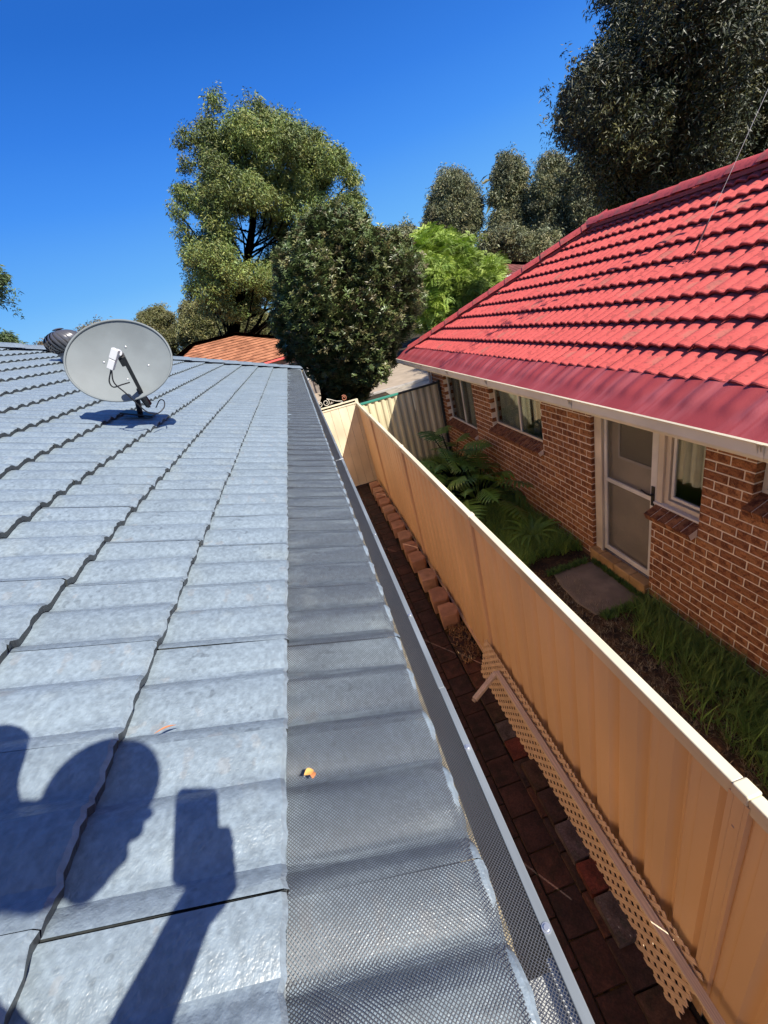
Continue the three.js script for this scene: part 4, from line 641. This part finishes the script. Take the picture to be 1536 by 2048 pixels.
const orange = farHouse('orange_roof_house', 'low house with an orange terracotta roof across the street', { x: -4.3, z: -29.0, turn: .34, L: 10, D: 7.4, eave: 2.5, rise: 1.75, roof: std({ color: C(.50, .21, .11), map: terraTex, roughness: .8 }), wall: std({ color: C(.26, .22, .19), map: mottle, roughness: .9 }), gutter: std({ color: C(.60, .10, .085), roughness: .6 }), trim: whiteTrim, windows: [[-3, 1.6], [3, 1.6]] });
for (const x of [4.1, 4.45]) part('porch_post', rbox(x, x + .09, 0, 2.45, 4.55, 4.64, .01), whiteTrim, orange);
farHouse('maroon_roof_house', 'distant house with a faded maroon roof behind the lime tree', { x: 17.0, z: -40, turn: -.2, L: 9, D: 7, eave: 3.6, rise: 1.5, roof: std({ color: C(.30, .10, .085), map: terraTex, roughness: .85 }), wall: std({ color: C(.35, .26, .2), map: mottle, roughness: .9 }), gutter: whiteTrim, trim: whiteTrim, windows: [[-3, 1.6], [2, 1.8]] });

// ================================================================ things on our roof
// spinning roof vent
{
  const p = onRoof((MX + 2.90) / Math.cos(PITCH), -6.94, -.05), v = thing('roof_vent', 'dark grey spinning ball vent on a short collar near the hip', 'vent', p); v.scale.setScalar(.86); const dark = std({ color: C(.115, .115, .125), roughness: .32, metalness: .45 }), fin = std({ color: C(.13, .13, .14), roughness: .28, metalness: .5, side: THREE.DoubleSide }), collar = std({ color: C(.20, .22, .24), roughness: .45, metalness: .1 });
  part('collar', new THREE.CylinderGeometry(.155, .165, .36, 28).translate(0, .05, 0), collar, v);
  part('neck_ring', new THREE.CylinderGeometry(.172, .172, .03, 28).translate(0, .235, 0), dark, v);
  part('flashing', (() => { const g = new RoundedBoxGeometry(.55, .02, .5, 1, .006); g.rotateZ(-PITCH); g.translate(0, .03, 0); return g; })(), collar, v);
  const head = sub('turbine', v), R0 = .24, cy = .40, h = .155;
  part('core', new THREE.SphereGeometry(.17, 20, 12).scale(1, .72, 1).translate(0, cy, 0), dark, head);
  for (let i = 0; i < 22; i++) { const a0 = i / 22 * 6.283, g = sheet(4, 12, (u, t) => { const lat = (t - .5) * Math.PI * .94, tw = a0 + u * .36 + (t - .5) * .9, r = (R0 - .03 * u * u * 1.0 + .012 * (1 - u)) * Math.cos(lat) + .03; return V(r * Math.cos(tw), cy + h * 1.12 * Math.sin(lat), r * Math.sin(tw)); }); part('vane', g, fin, head); }
  part('top_plate', new THREE.SphereGeometry(.09, 20, 8, 0, 6.283, 0, 1.2).scale(1, .35, 1).translate(0, cy + h * 1.12, 0), dark, head);
}
// satellite dish
{
  const centre = at(240, 722, -3.46), d = thing('satellite_dish', 'oval grey satellite dish with a white receiver on its arm', 'satellite dish', centre);
  const n = V(.16, .30, .94).normalize(), hx = V(.985, -.03, -.16).normalize(); hx.addScaledVector(n, -hx.dot(n)).normalize(); const hy = V().crossVectors(n, hx);
  const A = .335, B = .272, depth = .055, pt = (r, a, off = 0) => V().addScaledVector(hx, A * r * Math.cos(a)).addScaledVector(hy, B * r * Math.sin(a)).addScaledVector(n, -depth * (1 - r * r) + off);
  const face = std({ color: C(.165, .19, .20), roughness: .66, map: mapped(mottleLight, [1.5, 1.5]), side: THREE.DoubleSide }), black = std({ color: C(.014, .014, .016), roughness: .45 }), pale = std({ color: C(.55, .56, .57), roughness: .4 }), zinc = std({ color: C(.6, .6, .6), roughness: .35, metalness: .7 });
  part('reflector', sheet(72, 14, (u, v) => pt(v, u * 6.283185), (u, v) => [v * Math.cos(u * 6.283) * .33, v * Math.sin(u * 6.283) * .27]), face, d);
  part('rim', (() => { const p = []; for (let i = 0; i < 72; i++) p.push(pt(1.012, i / 72 * 6.283185, .002)); return new THREE.TubeGeometry(new THREE.CatmullRomCurve3(p, true), 144, .0075, 8, true); })(), face, d);
  for (const [x, y] of [[-.11, .03], [.06, .10], [.16, -.06], [-.005, -.12]]) part('bolt', (() => { const g = new THREE.SphereGeometry(.008, 10, 6).scale(1, 1, .5); const r = Math.hypot(x / A, y / B); const p = V().addScaledVector(hx, x).addScaledVector(hy, y).addScaledVector(n, -depth * (1 - r * r) + .002); g.translate(p.x, p.y, p.z); return g; })(), zinc, d);
  const lnb = at(236, 705, -3.12).sub(centre), foot = at(297, 812, -3.55).sub(centre), low = at(270, 770, -3.36).sub(centre);
  const arm = sub('arm', d); part('arm_bar', bar(foot, lnb.clone().add(V(.01, -.02, -.02)), .024, .034), black, arm);
  part('arm_clamp', [bar(foot.clone().lerp(lnb, .30), foot.clone().lerp(lnb, .34), .034, .042), bar(foot.clone().lerp(lnb, .82), foot.clone().lerp(lnb, .93), .036, .046)], black, arm);
  const rec = sub('receiver', d), a0 = at(232, 698, -3.08).sub(centre), a1 = at(221, 738, -3.09).sub(centre);
  part('receiver_body', [bar(a0, a0.clone().lerp(a1, .5), .036, .042), bar(a0.clone().lerp(a1, .52), a1, .032, .038)], pale, rec);
  part('feed_horn', (() => { const dir = V(0, 0, 0).sub(lnb).normalize(), g = new THREE.CylinderGeometry(.032, .022, .06, 18); g.applyQuaternion(new THREE.Quaternion().setFromUnitVectors(V(0, 1, 0), dir)); const c = lnb.clone().addScaledVector(dir, .03); g.translate(c.x, c.y, c.z); return g; })(), zinc, rec);
  const cab = (pts, r = .0042) => part('cable', tube(pts.map(([x, y, z]) => at(x, y, z).sub(centre)), r, 6, 60), black, d);
  cab([[222, 739, -3.09], [219, 765, -3.12], [226, 774, -3.14], [245, 769, -3.2], [259, 765, -3.28]]);
  cab([[223, 739, -3.09], [228, 765, -3.1], [250, 785, -3.12], [275, 808, -3.2], [295, 824, -3.3], [315, 827, -3.4], [328, 815, -3.45], [328, 802, -3.5], [320, 800, -3.55], [312, 815, -3.62]]);
  // mount: a mast foot on the tiles with a tilting bracket behind the bowl
  const base = onRoof((MX + 1.36) / Math.cos(PITCH), -3.86).sub(centre), back = n.clone().multiplyScalar(-.075).addScaledVector(hy, -.10);
  const mount = sub('mount', d); part('mast', [tube([base.clone(), base.clone().lerp(back, .5).add(V(0, .02, -.05)), back.clone().addScaledVector(n, -.05)], .021, 12), bar(foot.clone().add(V(0, 0, -.02)), back, .03, .05)], black, mount);
  part('base_plate', (() => { const g = new RoundedBoxGeometry(.24, .012, .16, 1, .004); g.rotateZ(-PITCH); g.translate(base.x, base.y + .035, base.z); return g; })(), black, mount);
  part('bracket', [bar(back.clone().addScaledVector(hx, -.07), back.clone().addScaledVector(hx, .07), .04, .10, hy)], zinc, mount);
}
// fallen leaves and twigs on the tiles
{
  const leafMat = (r, g, b) => std({ color: C(r, g, b), roughness: .7, side: THREE.DoubleSide });
  const bit = (name, label, px, py, len, wid, ang, mat, lift, group) => { const v = at(px, py, -1).sub(camera.position); const o = MY + Math.tan(PITCH) * MX - EYE, s = o / (v.y + Math.tan(PITCH) * v.x); const p = camera.position.clone().addScaledVector(v, s).addScaledVector(nG, lift); const g = sheet(8, 4, (u, t) => { const w = wid * Math.sin(Math.PI * cl(u * .96 + .02)) * (t - .5); return V((u - .5) * len, .12 * len * Math.sin(u * 3) + .3 * Math.abs(w), w); }); const m = solo(name, g, mat, label, name === 'dry_twig' ? 'twig' : 'leaf', group); m.position.copy(p); m.quaternion.setFromUnitVectors(V(0, 1, 0), nG); m.rotateY(ang); return m; };
  bit('fallen_leaf', 'small golden dry leaf lying on the gutter mesh', 616, 1561, .021, .015, .4, leafMat(.62, .34, .09), .022);
  bit('fallen_leaf', 'tiny russet leaf scrap touching the golden leaf', 624, 1564, .015, .012, 1.5, leafMat(.42, .16, .06), .020);
  bit('dry_twig', 'thin orange brown dry twig lying across a grey tile', 332, 1477, .042, .005, .45, leafMat(.42, .17, .07), .026);
}
// ================================================================ the neighbour's garden strip
{
  // grass and straw: nobody could count the blades
  const blade = (L, w, a, lean, bend) => { const t = [], d = V(Math.cos(a), 0, Math.sin(a)), s = V(-d.z, 0, d.x); let p = V(0, 0, 0), prevL = p.clone().addScaledVector(s, w), prevR = p.clone().addScaledVector(s, -w); for (let i = 1; i <= 3; i++) { const k = i / 3, q = V(0, 0, 0).addScaledVector(d, L * (lean * k + bend * k * k)).add(V(0, L * (k - .35 * bend * k * k), 0)), l = q.clone().addScaledVector(s, w * (1 - k) * .9), r = q.clone().addScaledVector(s, -w * (1 - k) * .9); t.push(prevL, prevR, l, prevR, r, l); prevL = l; prevR = r; } return t; };
  const tuft = (n, L, w) => { const t = []; for (let i = 0; i < n; i++) t.push(...blade(L * R(.5, 1), w * R(.7, 1.2), R(0, 6.28), R(.1, .5), R(.1, .7)).map(p => p.clone().add(V(0, 0, 0)))); return leafGeo(t); };
  const scatter = (name, label, geo, n, place, cols, sc, mat = std({ color: C(1, 1, 1), roughness: .7, side: THREE.DoubleSide })) => { const im = new THREE.InstancedMesh(geo, mat, n), m = new THREE.Matrix4(), q = new THREE.Quaternion(), c = new THREE.Color(); for (let i = 0; i < n; i++) { const [x, y, z, k = 1] = place(); q.setFromEuler(new THREE.Euler(R(-.25, .25), R(0, 6.28), R(-.25, .25))); const s = sc * R(.6, 1.3) * k; m.compose(V(x, y, z), q, V(s, s, s)); im.setMatrixAt(i, m); const t = cols[Math.floor(rnd() * cols.length)], f = R(.7, 1.25); im.setColorAt(i, c.setRGB(t[0] * f, t[1] * f, t[2] * f)); } im.name = numbered(name); im.userData = { kind: 'stuff', label, category: 'grass' }; im.castShadow = im.receiveShadow = true; scene.add(im); };
  const lawnSpot = () => { for (;;) { const x = R(1.1, 3.0), z = R(-9.5, -4.12); const cut = -4.3 - .5 * (fbm(x / 3, .3, 12, 2, 801)); if (z < cut && !(x > 2.2 && z > -4.25)) return [x, -.005, z]; } };
  scatter('lawn_grass', 'lush unmown grass filling the shaded strip past the concrete pad', tuft(9, .27, .0046), 9500, lawnSpot, [[.19, .31, .045], [.16, .28, .04], [.26, .36, .055], [.13, .23, .04]], 1);
  const edgeSpot = () => { for (;;) { const z = R(-3.25, .2), x = R(1.6, 3.0), d = 3.0 - x, lim = .42 + .35 * fbm(z / 4 + 2, .5, 10, 3, 805) + .28 * ss(-3, -1.2, z); if (rnd() < ss(lim, lim * .5, d)) return [x, -.005, z]; } };
  scatter('wall_grass', 'long dark grass growing along the foot of the brick wall', tuft(8, .24, .0046), 1700, edgeSpot, [[.14, .25, .04], [.12, .21, .036], [.20, .28, .05]], 1);
  scatter('dry_straw', 'dry straw and leaf litter on the bare soil by the fence', tuft(5, .09, .0022), 4200, () => { const z = R(-4.1, .4), x = 1.1 + Math.pow(rnd(), .8) * 1.5; return [x, -.012, z]; }, [[.36, .28, .17], [.28, .20, .12], [.20, .13, .08], [.42, .35, .22]], 1);
  scatter('pad_weeds', 'low green weeds creeping round the concrete pad and step', tuft(10, .07, .009), 420, () => { const s = rnd(); return s < .45 ? [2.95 + R(-.03, .02), .03, R(-4.2, -3.3)] : s < .75 ? [R(2.4, 2.98), .01, -3.27 + R(-.06, .05)] : [R(2.3, 2.9), .01, -4.24 + R(-.05, .03)]; }, [[.10, .19, .03], [.08, .15, .026]], 1);
  scatter('leaf_litter', 'dry brown leaf litter caught between the last edging block and fence', tuft(4, .06, .006), 150, () => [R(.76, .98), .025, -3.9 + .62 * Math.pow(rnd(), 1.6)], [[.30, .17, .08], [.22, .12, .06], [.38, .25, .12]], 1);
  // broad weeds by the wall, each a plant
  const weedMat = std({ color: C(.14, .25, .045), roughness: .55, side: THREE.DoubleSide });
  const weedSpots = [[2.80, -2.55, 1.1, 'broad leafed weed by the brick wall, below the narrow window'], [2.72, -2.15, 1.2, 'broad leafed weed by the brick wall, second along from the step'], [2.62, -1.78, 1.2, 'broad leafed weed in long grass, third along from the step'], [2.5, -1.42, 1.35, 'broad leafed weed in long grass, nearest the picture edge'], [2.86, -3.12, .9, 'low leafy weed in the corner beside the yellow step']];
  for (const [x, z, s, label] of weedSpots) { const w = thing('weed', label, 'weed', V(x, 0, z), 'weeds along the brick wall'); for (let i = 0; i < 9; i++) { const a = i * 2.4 + rnd(), L = R(.10, .17) * s, g = sheet(3, 6, (u, v) => { const wd = L * .36 * Math.sin(Math.PI * Math.pow(v, .8)) * (u - .5), r = L * v; return V(r * Math.cos(a) - wd * Math.sin(a), .01 + L * (.75 * v - .45 * v * v) + Math.abs(wd) * .3, r * Math.sin(a) + wd * Math.cos(a)); }); part('leaf', g, weedMat, w); } }
}
// split leaf philodendrons
{
  const mats = [[.16, .31, .05], [.19, .35, .055], [.13, .26, .048], [.23, .39, .06]].map(c => std({ color: C(...c), roughness: .38, side: THREE.DoubleSide, map: mapped(mottle, [4, 4]) }));
  const stalkMat = std({ color: C(.075, .13, .035), roughness: .5 });
  function splitLeaf(L) {                                                // leaf lies along +x, finger lobes either side of the midrib
    const t = [], N = 9, rib = s => V(L * s, .04 * L * Math.sin(s * 3) - .22 * L * s * s, 0);
    for (const side of [1, -1]) for (let i = 0; i < N; i++) {
      const s0 = .02 + i / N * .92, s1 = s0 + .92 / N * .86, ln = L * (.42 * Math.sin(Math.PI * (.16 + .80 * (i + .5) / N)) + .06), fw = .10 + .75 * i / N, a = rib(s0), b = rib(s1), tip = V(rib((s0 + s1) / 2).x + ln * fw * .75, rib(s1).y - ln * (.22 + .15 * rnd()), side * ln), ma = a.clone().lerp(tip, .62).add(V(L * -.018, .03 * L, 0)), mb = b.clone().lerp(tip, .62).add(V(L * .026, .03 * L, 0));
      t.push(a, b, ma, b, mb, ma, ma, mb, tip);
    }
    const e = rib(.92), tip = rib(1.12); t.push(e.clone().add(V(0, 0, .05 * L)), tip, e.clone().add(V(0, 0, -.05 * L)));
    for (let i = 0; i < 10; i++) { const a = rib(i / 10), b = rib((i + 1) / 10), w = .035 * L; t.push(a.clone().add(V(0, .004, w)), b.clone().add(V(0, .004, w)), a.clone().add(V(0, .004, -w)), b.clone().add(V(0, .004, w)), b.clone().add(V(0, .004, -w)), a.clone().add(V(0, .004, -w))); }
    return leafGeo(t);
  }
  const kinds = [splitLeaf(.54), splitLeaf(.62), splitLeaf(.46)];
  const bush = (label, x, z, n, reach, high, back) => {
    const p = thing('philodendron', label, 'plant', V(x, 0, z), 'split leaf plants in the shaded strip');
    for (let i = 0; i < n; i++) {
      const a = i * 2.399 + R(-.3, .3), el = (i % 4) / 4, r = reach * (1 - .55 * el) * R(.75, 1.1), top = V(r * Math.cos(a), high * (.38 + .62 * el) * R(.85, 1.1), r * Math.sin(a) * 1.1); if (x + top.x > 2.86) top.x = 2.86 - x; if (x + top.x < 1.3) top.x = 1.3 - x;
      part('stalk', limb([V(R(-.05, .05), 0, R(-.05, .05)), top.clone().multiplyScalar(.5).add(V(0, .16, 0)), top], [.014, .011, .008], 6), stalkMat, p);
      const m = part('leaf', kinds[i % 3], mats[Math.floor(rnd() * 4)], p); m.position.copy(top); m.rotation.order = 'YXZ'; m.rotation.set(R(-.4, .4), -a + R(-.5, .5), .55 - .9 * (1 - el) + R(-.25, .35)); const s = R(.85, 1.15); m.scale.set(s, s, s);
    }
  };
  bush('split leaf plant growing highest, under the far window', 2.42, -7.75, 24, .68, 1.12);
  bush('split leaf plant in the middle of the strip, with a large drooping leaf', 2.36, -6.45, 26, .74, .98);
  bush('low split leaf plant close to the fence, left of the clump', 1.9, -7.1, 12, .50, .55);
  const strap = thing('strap_plant', 'strap leaved plant at the near end of the split leaf clump', 'plant', V(2.62, 0, -5.15));
  for (let i = 0; i < 16; i++) { const a = i * 2.4, L = R(.36, .56), g = sheet(2, 8, (u, v) => { const w = .062 * Math.sin(Math.PI * Math.pow(v, .7)) * (u - .5) + .012 * (u - .5), r = L * (.75 * v + .2 * v * v); return V(r * Math.cos(a) - w * Math.sin(a), L * (1.1 * v - .75 * v * v) + Math.abs(w) * .4, r * Math.sin(a) + w * Math.cos(a)); }); part('leaf', g, mats[i % 4], strap); }
}
// ================================================================ the photographer, crouching on the tiles behind the lens
{
  const right = lensRight, up = lensUp, fwd = lensFwd, L = (r, u, f) => camera.position.clone().addScaledVector(right, r).addScaledVector(up, u).addScaledVector(fwd, f);
  const basis = new THREE.Matrix4().makeBasis(right, up, fwd.clone().negate());
  const ph = thing('phone', 'slim dark phone held upright in the photographer hand', 'phone', L(-.002, -.060, -.0085)); ph.quaternion.setFromRotationMatrix(basis);
  const slab = (w, h, d, r) => { const s = new THREE.Shape(), a = w / 2 - r, b = h / 2 - r; s.absarc(a, b, r, 0, Math.PI / 2); s.absarc(-a, b, r, Math.PI / 2, Math.PI); s.absarc(-a, -b, r, Math.PI, Math.PI * 1.5); s.absarc(a, -b, r, Math.PI * 1.5, Math.PI * 2); const g = new THREE.ExtrudeGeometry(s, { depth: d, bevelEnabled: true, bevelSize: .001, bevelThickness: .001, bevelSegments: 2, curveSegments: 6 }); g.translate(0, 0, -d / 2); return g; };
  part('phone_case', slab(.074, .152, .007, .011), std({ color: C(.03, .03, .035), roughness: .5 }), ph);
  part('screen', slab(.068, .146, .0004, .009).translate(0, 0, .0052), std({ color: C(.01, .01, .012), roughness: .08 }), ph);
  part('lens_ring', new THREE.CylinderGeometry(.007, .007, .0012, 20).rotateX(Math.PI / 2).translate(.022, .058, -.0052), std({ color: C(.05, .05, .05), roughness: .3 }), ph);

  const mc = (res, c, half, f) => {                                     // a closed skin round the points where f < 0
    const m = new MarchingCubes(res, new THREE.MeshStandardMaterial(), false, false, 120000); m.isolation = 0;
    for (let k = 0; k < res; k++) for (let j = 0; j < res; j++) for (let i = 0; i < res; i++) m.field[i + j * res + k * res * res] = -f(c.x + (i / res * 2 - 1) * half, c.y + (j / res * 2 - 1) * half, c.z + (k / res * 2 - 1) * half);
    m.update(); const n = m.count, g = new THREE.BufferGeometry(); g.setAttribute('position', new THREE.BufferAttribute(m.positionArray.slice(0, n * 3), 3)); g.setAttribute('normal', new THREE.BufferAttribute(m.normalArray.slice(0, n * 3), 3)); g.scale(half, half, half); g.translate(c.x, c.y, c.z); return g;
  };
  const cap = (a, b, ra, rb) => { const d = b.clone().sub(a), l2 = d.lengthSq(); return (x, y, z) => { const t = cl(((x - a.x) * d.x + (y - a.y) * d.y + (z - a.z) * d.z) / l2); return Math.hypot(x - a.x - d.x * t, y - a.y - d.y * t, z - a.z - d.z * t) - (ra + (rb - ra) * t); }; };
  const smin = (a, b, k) => { const h = cl(.5 + .5 * (b - a) / k); return b + (a - b) * h - k * h * (1 - h); };
  const join = (fs, k) => (x, y, z) => { let d = fs[0](x, y, z); for (let i = 1; i < fs.length; i++) d = smin(d, fs[i](x, y, z), k); return d; };
  // joints
  const head = V(-.092, 3.768, .105), neck = V(-.295, 3.695, .045), shR = V(-.385, 3.60, .09), shL = V(-.425, 3.665, -.165), chest = V(-.44, 3.60, .005), waist = V(-.55, 3.36, .11), hipR = V(-.56, 3.105, .33), hipL = V(-.66, 3.125, .17);
  const elR = V(-.26, 3.27, .13), wrR = L(.006, -.150, -.035), elL = V(-.65, 3.49, -.20), wrL = V(-.79, 3.16, -.22), knR = V(-.20, 3.20, .55), anR = V(-.12, 2.85, .66), knL = V(-.32, 3.24, .38), anL = V(-.20, 2.88, .47);
  const body = join([cap(neck, head.clone().lerp(neck, .35), .058, .055), cap(chest, neck, .10, .06), cap(chest, waist, .145, .125), cap(waist, hipR.clone().lerp(hipL, .5), .13, .14), cap(shR, shL, .075, .075), cap(shR, elR, .062, .046), cap(elR, wrR, .044, .029), cap(shL, elL, .062, .046), cap(elL, wrL, .044, .028), cap(hipR, knR, .092, .062), cap(knR, anR, .060, .040), cap(hipL, knL, .092, .062), cap(knL, anL, .060, .040), cap(anR, anR.clone().add(V(.17, -.06, -.06)), .042, .034), cap(anL, anL.clone().add(V(.17, -.06, -.08)), .042, .034)], .045);
  const g1 = mc(110, V(-.38, 3.32, .20), .72, body);
  // head: skull, jaw, nose, ears, looking at the phone
  const look = camera.position.clone().add(V(0, -.05, 0)).sub(head).normalize(), sideV = V().crossVectors(look, V(0, 1, 0)).normalize(), hu = V().crossVectors(sideV, look), hp = (s, u, f) => head.clone().addScaledVector(sideV, s).addScaledVector(hu, u).addScaledVector(look, f);
  const ball = (p, rx, ry, rz) => (x, y, z) => { const a = (x - p.x) * sideV.x + (y - p.y) * sideV.y + (z - p.z) * sideV.z, b = (x - p.x) * hu.x + (y - p.y) * hu.y + (z - p.z) * hu.z, c = (x - p.x) * look.x + (y - p.y) * look.y + (z - p.z) * look.z; const k = Math.hypot(a / rx, b / ry, c / rz); return (k - 1) * Math.min(rx, ry, rz); };
  const skull = join([ball(hp(0, .035, -.015), .078, .088, .097), ball(hp(0, -.045, .028), .055, .062, .058), cap(hp(0, .01, .085), hp(0, -.022, .102), .011, .015), cap(hp(0, -.09, .055), hp(0, -.085, .07), .024, .018), ball(hp(.078, -.008, -.005), .012, .03, .02), ball(hp(-.078, -.008, -.005), .012, .03, .02), cap(hp(0, -.06, -.03), neck, .052, .056), cap(hp(-.02, -.052, .083), hp(.02, -.052, .083), .008, .008)], .018);
  const eyeHole = (x, y, z) => Math.max(skull(x, y, z), -Math.min(Math.hypot(x - hp(.032, .012, .092).x, y - hp(.032, .012, .092).y, z - hp(.032, .012, .092).z), Math.hypot(x - hp(-.032, .012, .092).x, y - hp(-.032, .012, .092).y, z - hp(-.032, .012, .092).z)) + .013);
  const g2 = mc(72, head, .19, eyeHole);
  // right hand round the phone: palm behind its edge, four fingers on the back, thumb on the glass
  const handField = (palmA, palmB, fingers) => join([cap(palmA, palmB, .030, .026), ...fingers.flatMap(f => f.slice(1).map((p, i) => cap(f[i], p, .0098 - i * .0007, .0092 - i * .0007)))], .008);
  const palmR = L(.040, -.112, -.028), fing = [[-.070, .012], [-.090, .010], [-.110, .006], [-.128, -.002]].map(([u, e]) => [L(.040, u - .018, -.022), L(.052, u - .004, -.012), L(.040 + e * .2, u, .004), L(.012 + e, u + .002, .006)]);
  const thumb = [L(.044, -.118, -.034), L(.046, -.085, -.038), L(.020, -.068, -.026)];
  const g3 = mc(72, L(.02, -.11, -.02), .095, handField(wrR.clone().lerp(palmR, .35), palmR, [...fing, thumb]));
  const palmL = wrL.clone().add(V(-.055, -.055, -.02)), g4 = mc(64, palmL.clone().add(V(-.03, -.02, -.02)), .13, handField(wrL, palmL, [0, 1, 2, 3].map(i => { const z = -.045 + i * .021; return [palmL.clone().add(V(-.01, -.01, z * .5)), palmL.clone().add(V(-.045, -.012, z)), palmL.clone().add(V(-.07 + .006 * Math.abs(i - 1.5), -.022 + .018, z * 1.25))]; }).concat([[palmL.clone().add(V(.02, 0, .02)), palmL.clone().add(V(0, -.012, .045)), palmL.clone().add(V(-.025, -.016, .055))]])));
  const skin = C(.50, .30, .20), shirt = C(.06, .075, .13), pants = C(.05, .05, .055), boot = C(.10, .065, .04);
  const sh = join([cap(chest, waist.clone().lerp(hipR.clone().lerp(hipL, .5), .45), .19, .19), cap(chest, neck.clone().lerp(chest, .3), .15, .09), cap(shR, shL, .10, .10), cap(shR, shR.clone().lerp(elR, .7), .085, .07), cap(shL, shL.clone().lerp(elL, .7), .085, .07)], .03), lg = join([cap(waist.clone().lerp(hipR, .5), hipL, .16, .16), cap(hipR, knR, .11, .08), cap(knR, anR, .08, .06), cap(hipL, knL, .11, .08), cap(knL, anL, .08, .06)], .02), ft = join([cap(anR, anR.clone().add(V(.2, -.08, -.07)), .055, .05), cap(anL, anL.clone().add(V(.2, -.08, -.1)), .055, .05)], .02);
  { const p = g1.attributes.position, c = new Float32Array(p.count * 3); for (let i = 0; i < p.count; i++) { const x = p.getX(i), y = p.getY(i), z = p.getZ(i), k = ft(x, y, z) < 0 ? boot : sh(x, y, z) < 0 ? shirt : lg(x, y, z) < 0 ? pants : skin; c.set([k.r, k.g, k.b], i * 3); } g1.setAttribute('color', new THREE.BufferAttribute(c, 3)); }
  for (const g of [g2, g3, g4]) paint(g, skin);
  const who = thing('person', 'person in dark work clothes crouching on the grey tiles, holding up a phone', 'person');
  part('body', merge([g1, g2, g3, g4]), std({ color: C(1, 1, 1), vertexColors: true, roughness: .75 }), who);
  const hairF = (x, y, z) => Math.max(ball(hp(0, .042, -.022), .084, .090, .102)(x, y, z), -(skull(x, y, z) - .001), (() => { const b = (x - head.x) * hu.x + (y - head.y) * hu.y + (z - head.z) * hu.z, f = (x - head.x) * look.x + (y - head.y) * look.y + (z - head.z) * look.z; return Math.min(1, Math.max(f - .055 - b * .1, -.02 - b - (f < 0 ? .05 : 0))); })());
  part('hair', mc(64, head, .18, hairF), std({ color: C(.03, .02, .014), roughness: .6 }), who);
  for (const s of [-1, 1]) part('eye', new THREE.SphereGeometry(.0105, 14, 10).translate(hp(s * .032, .012, .080).x, hp(s * .032, .012, .080).y, hp(s * .032, .012, .080).z), std({ color: C(.7, .68, .64), roughness: .2 }), who);
}
renderer.render(scene, camera);
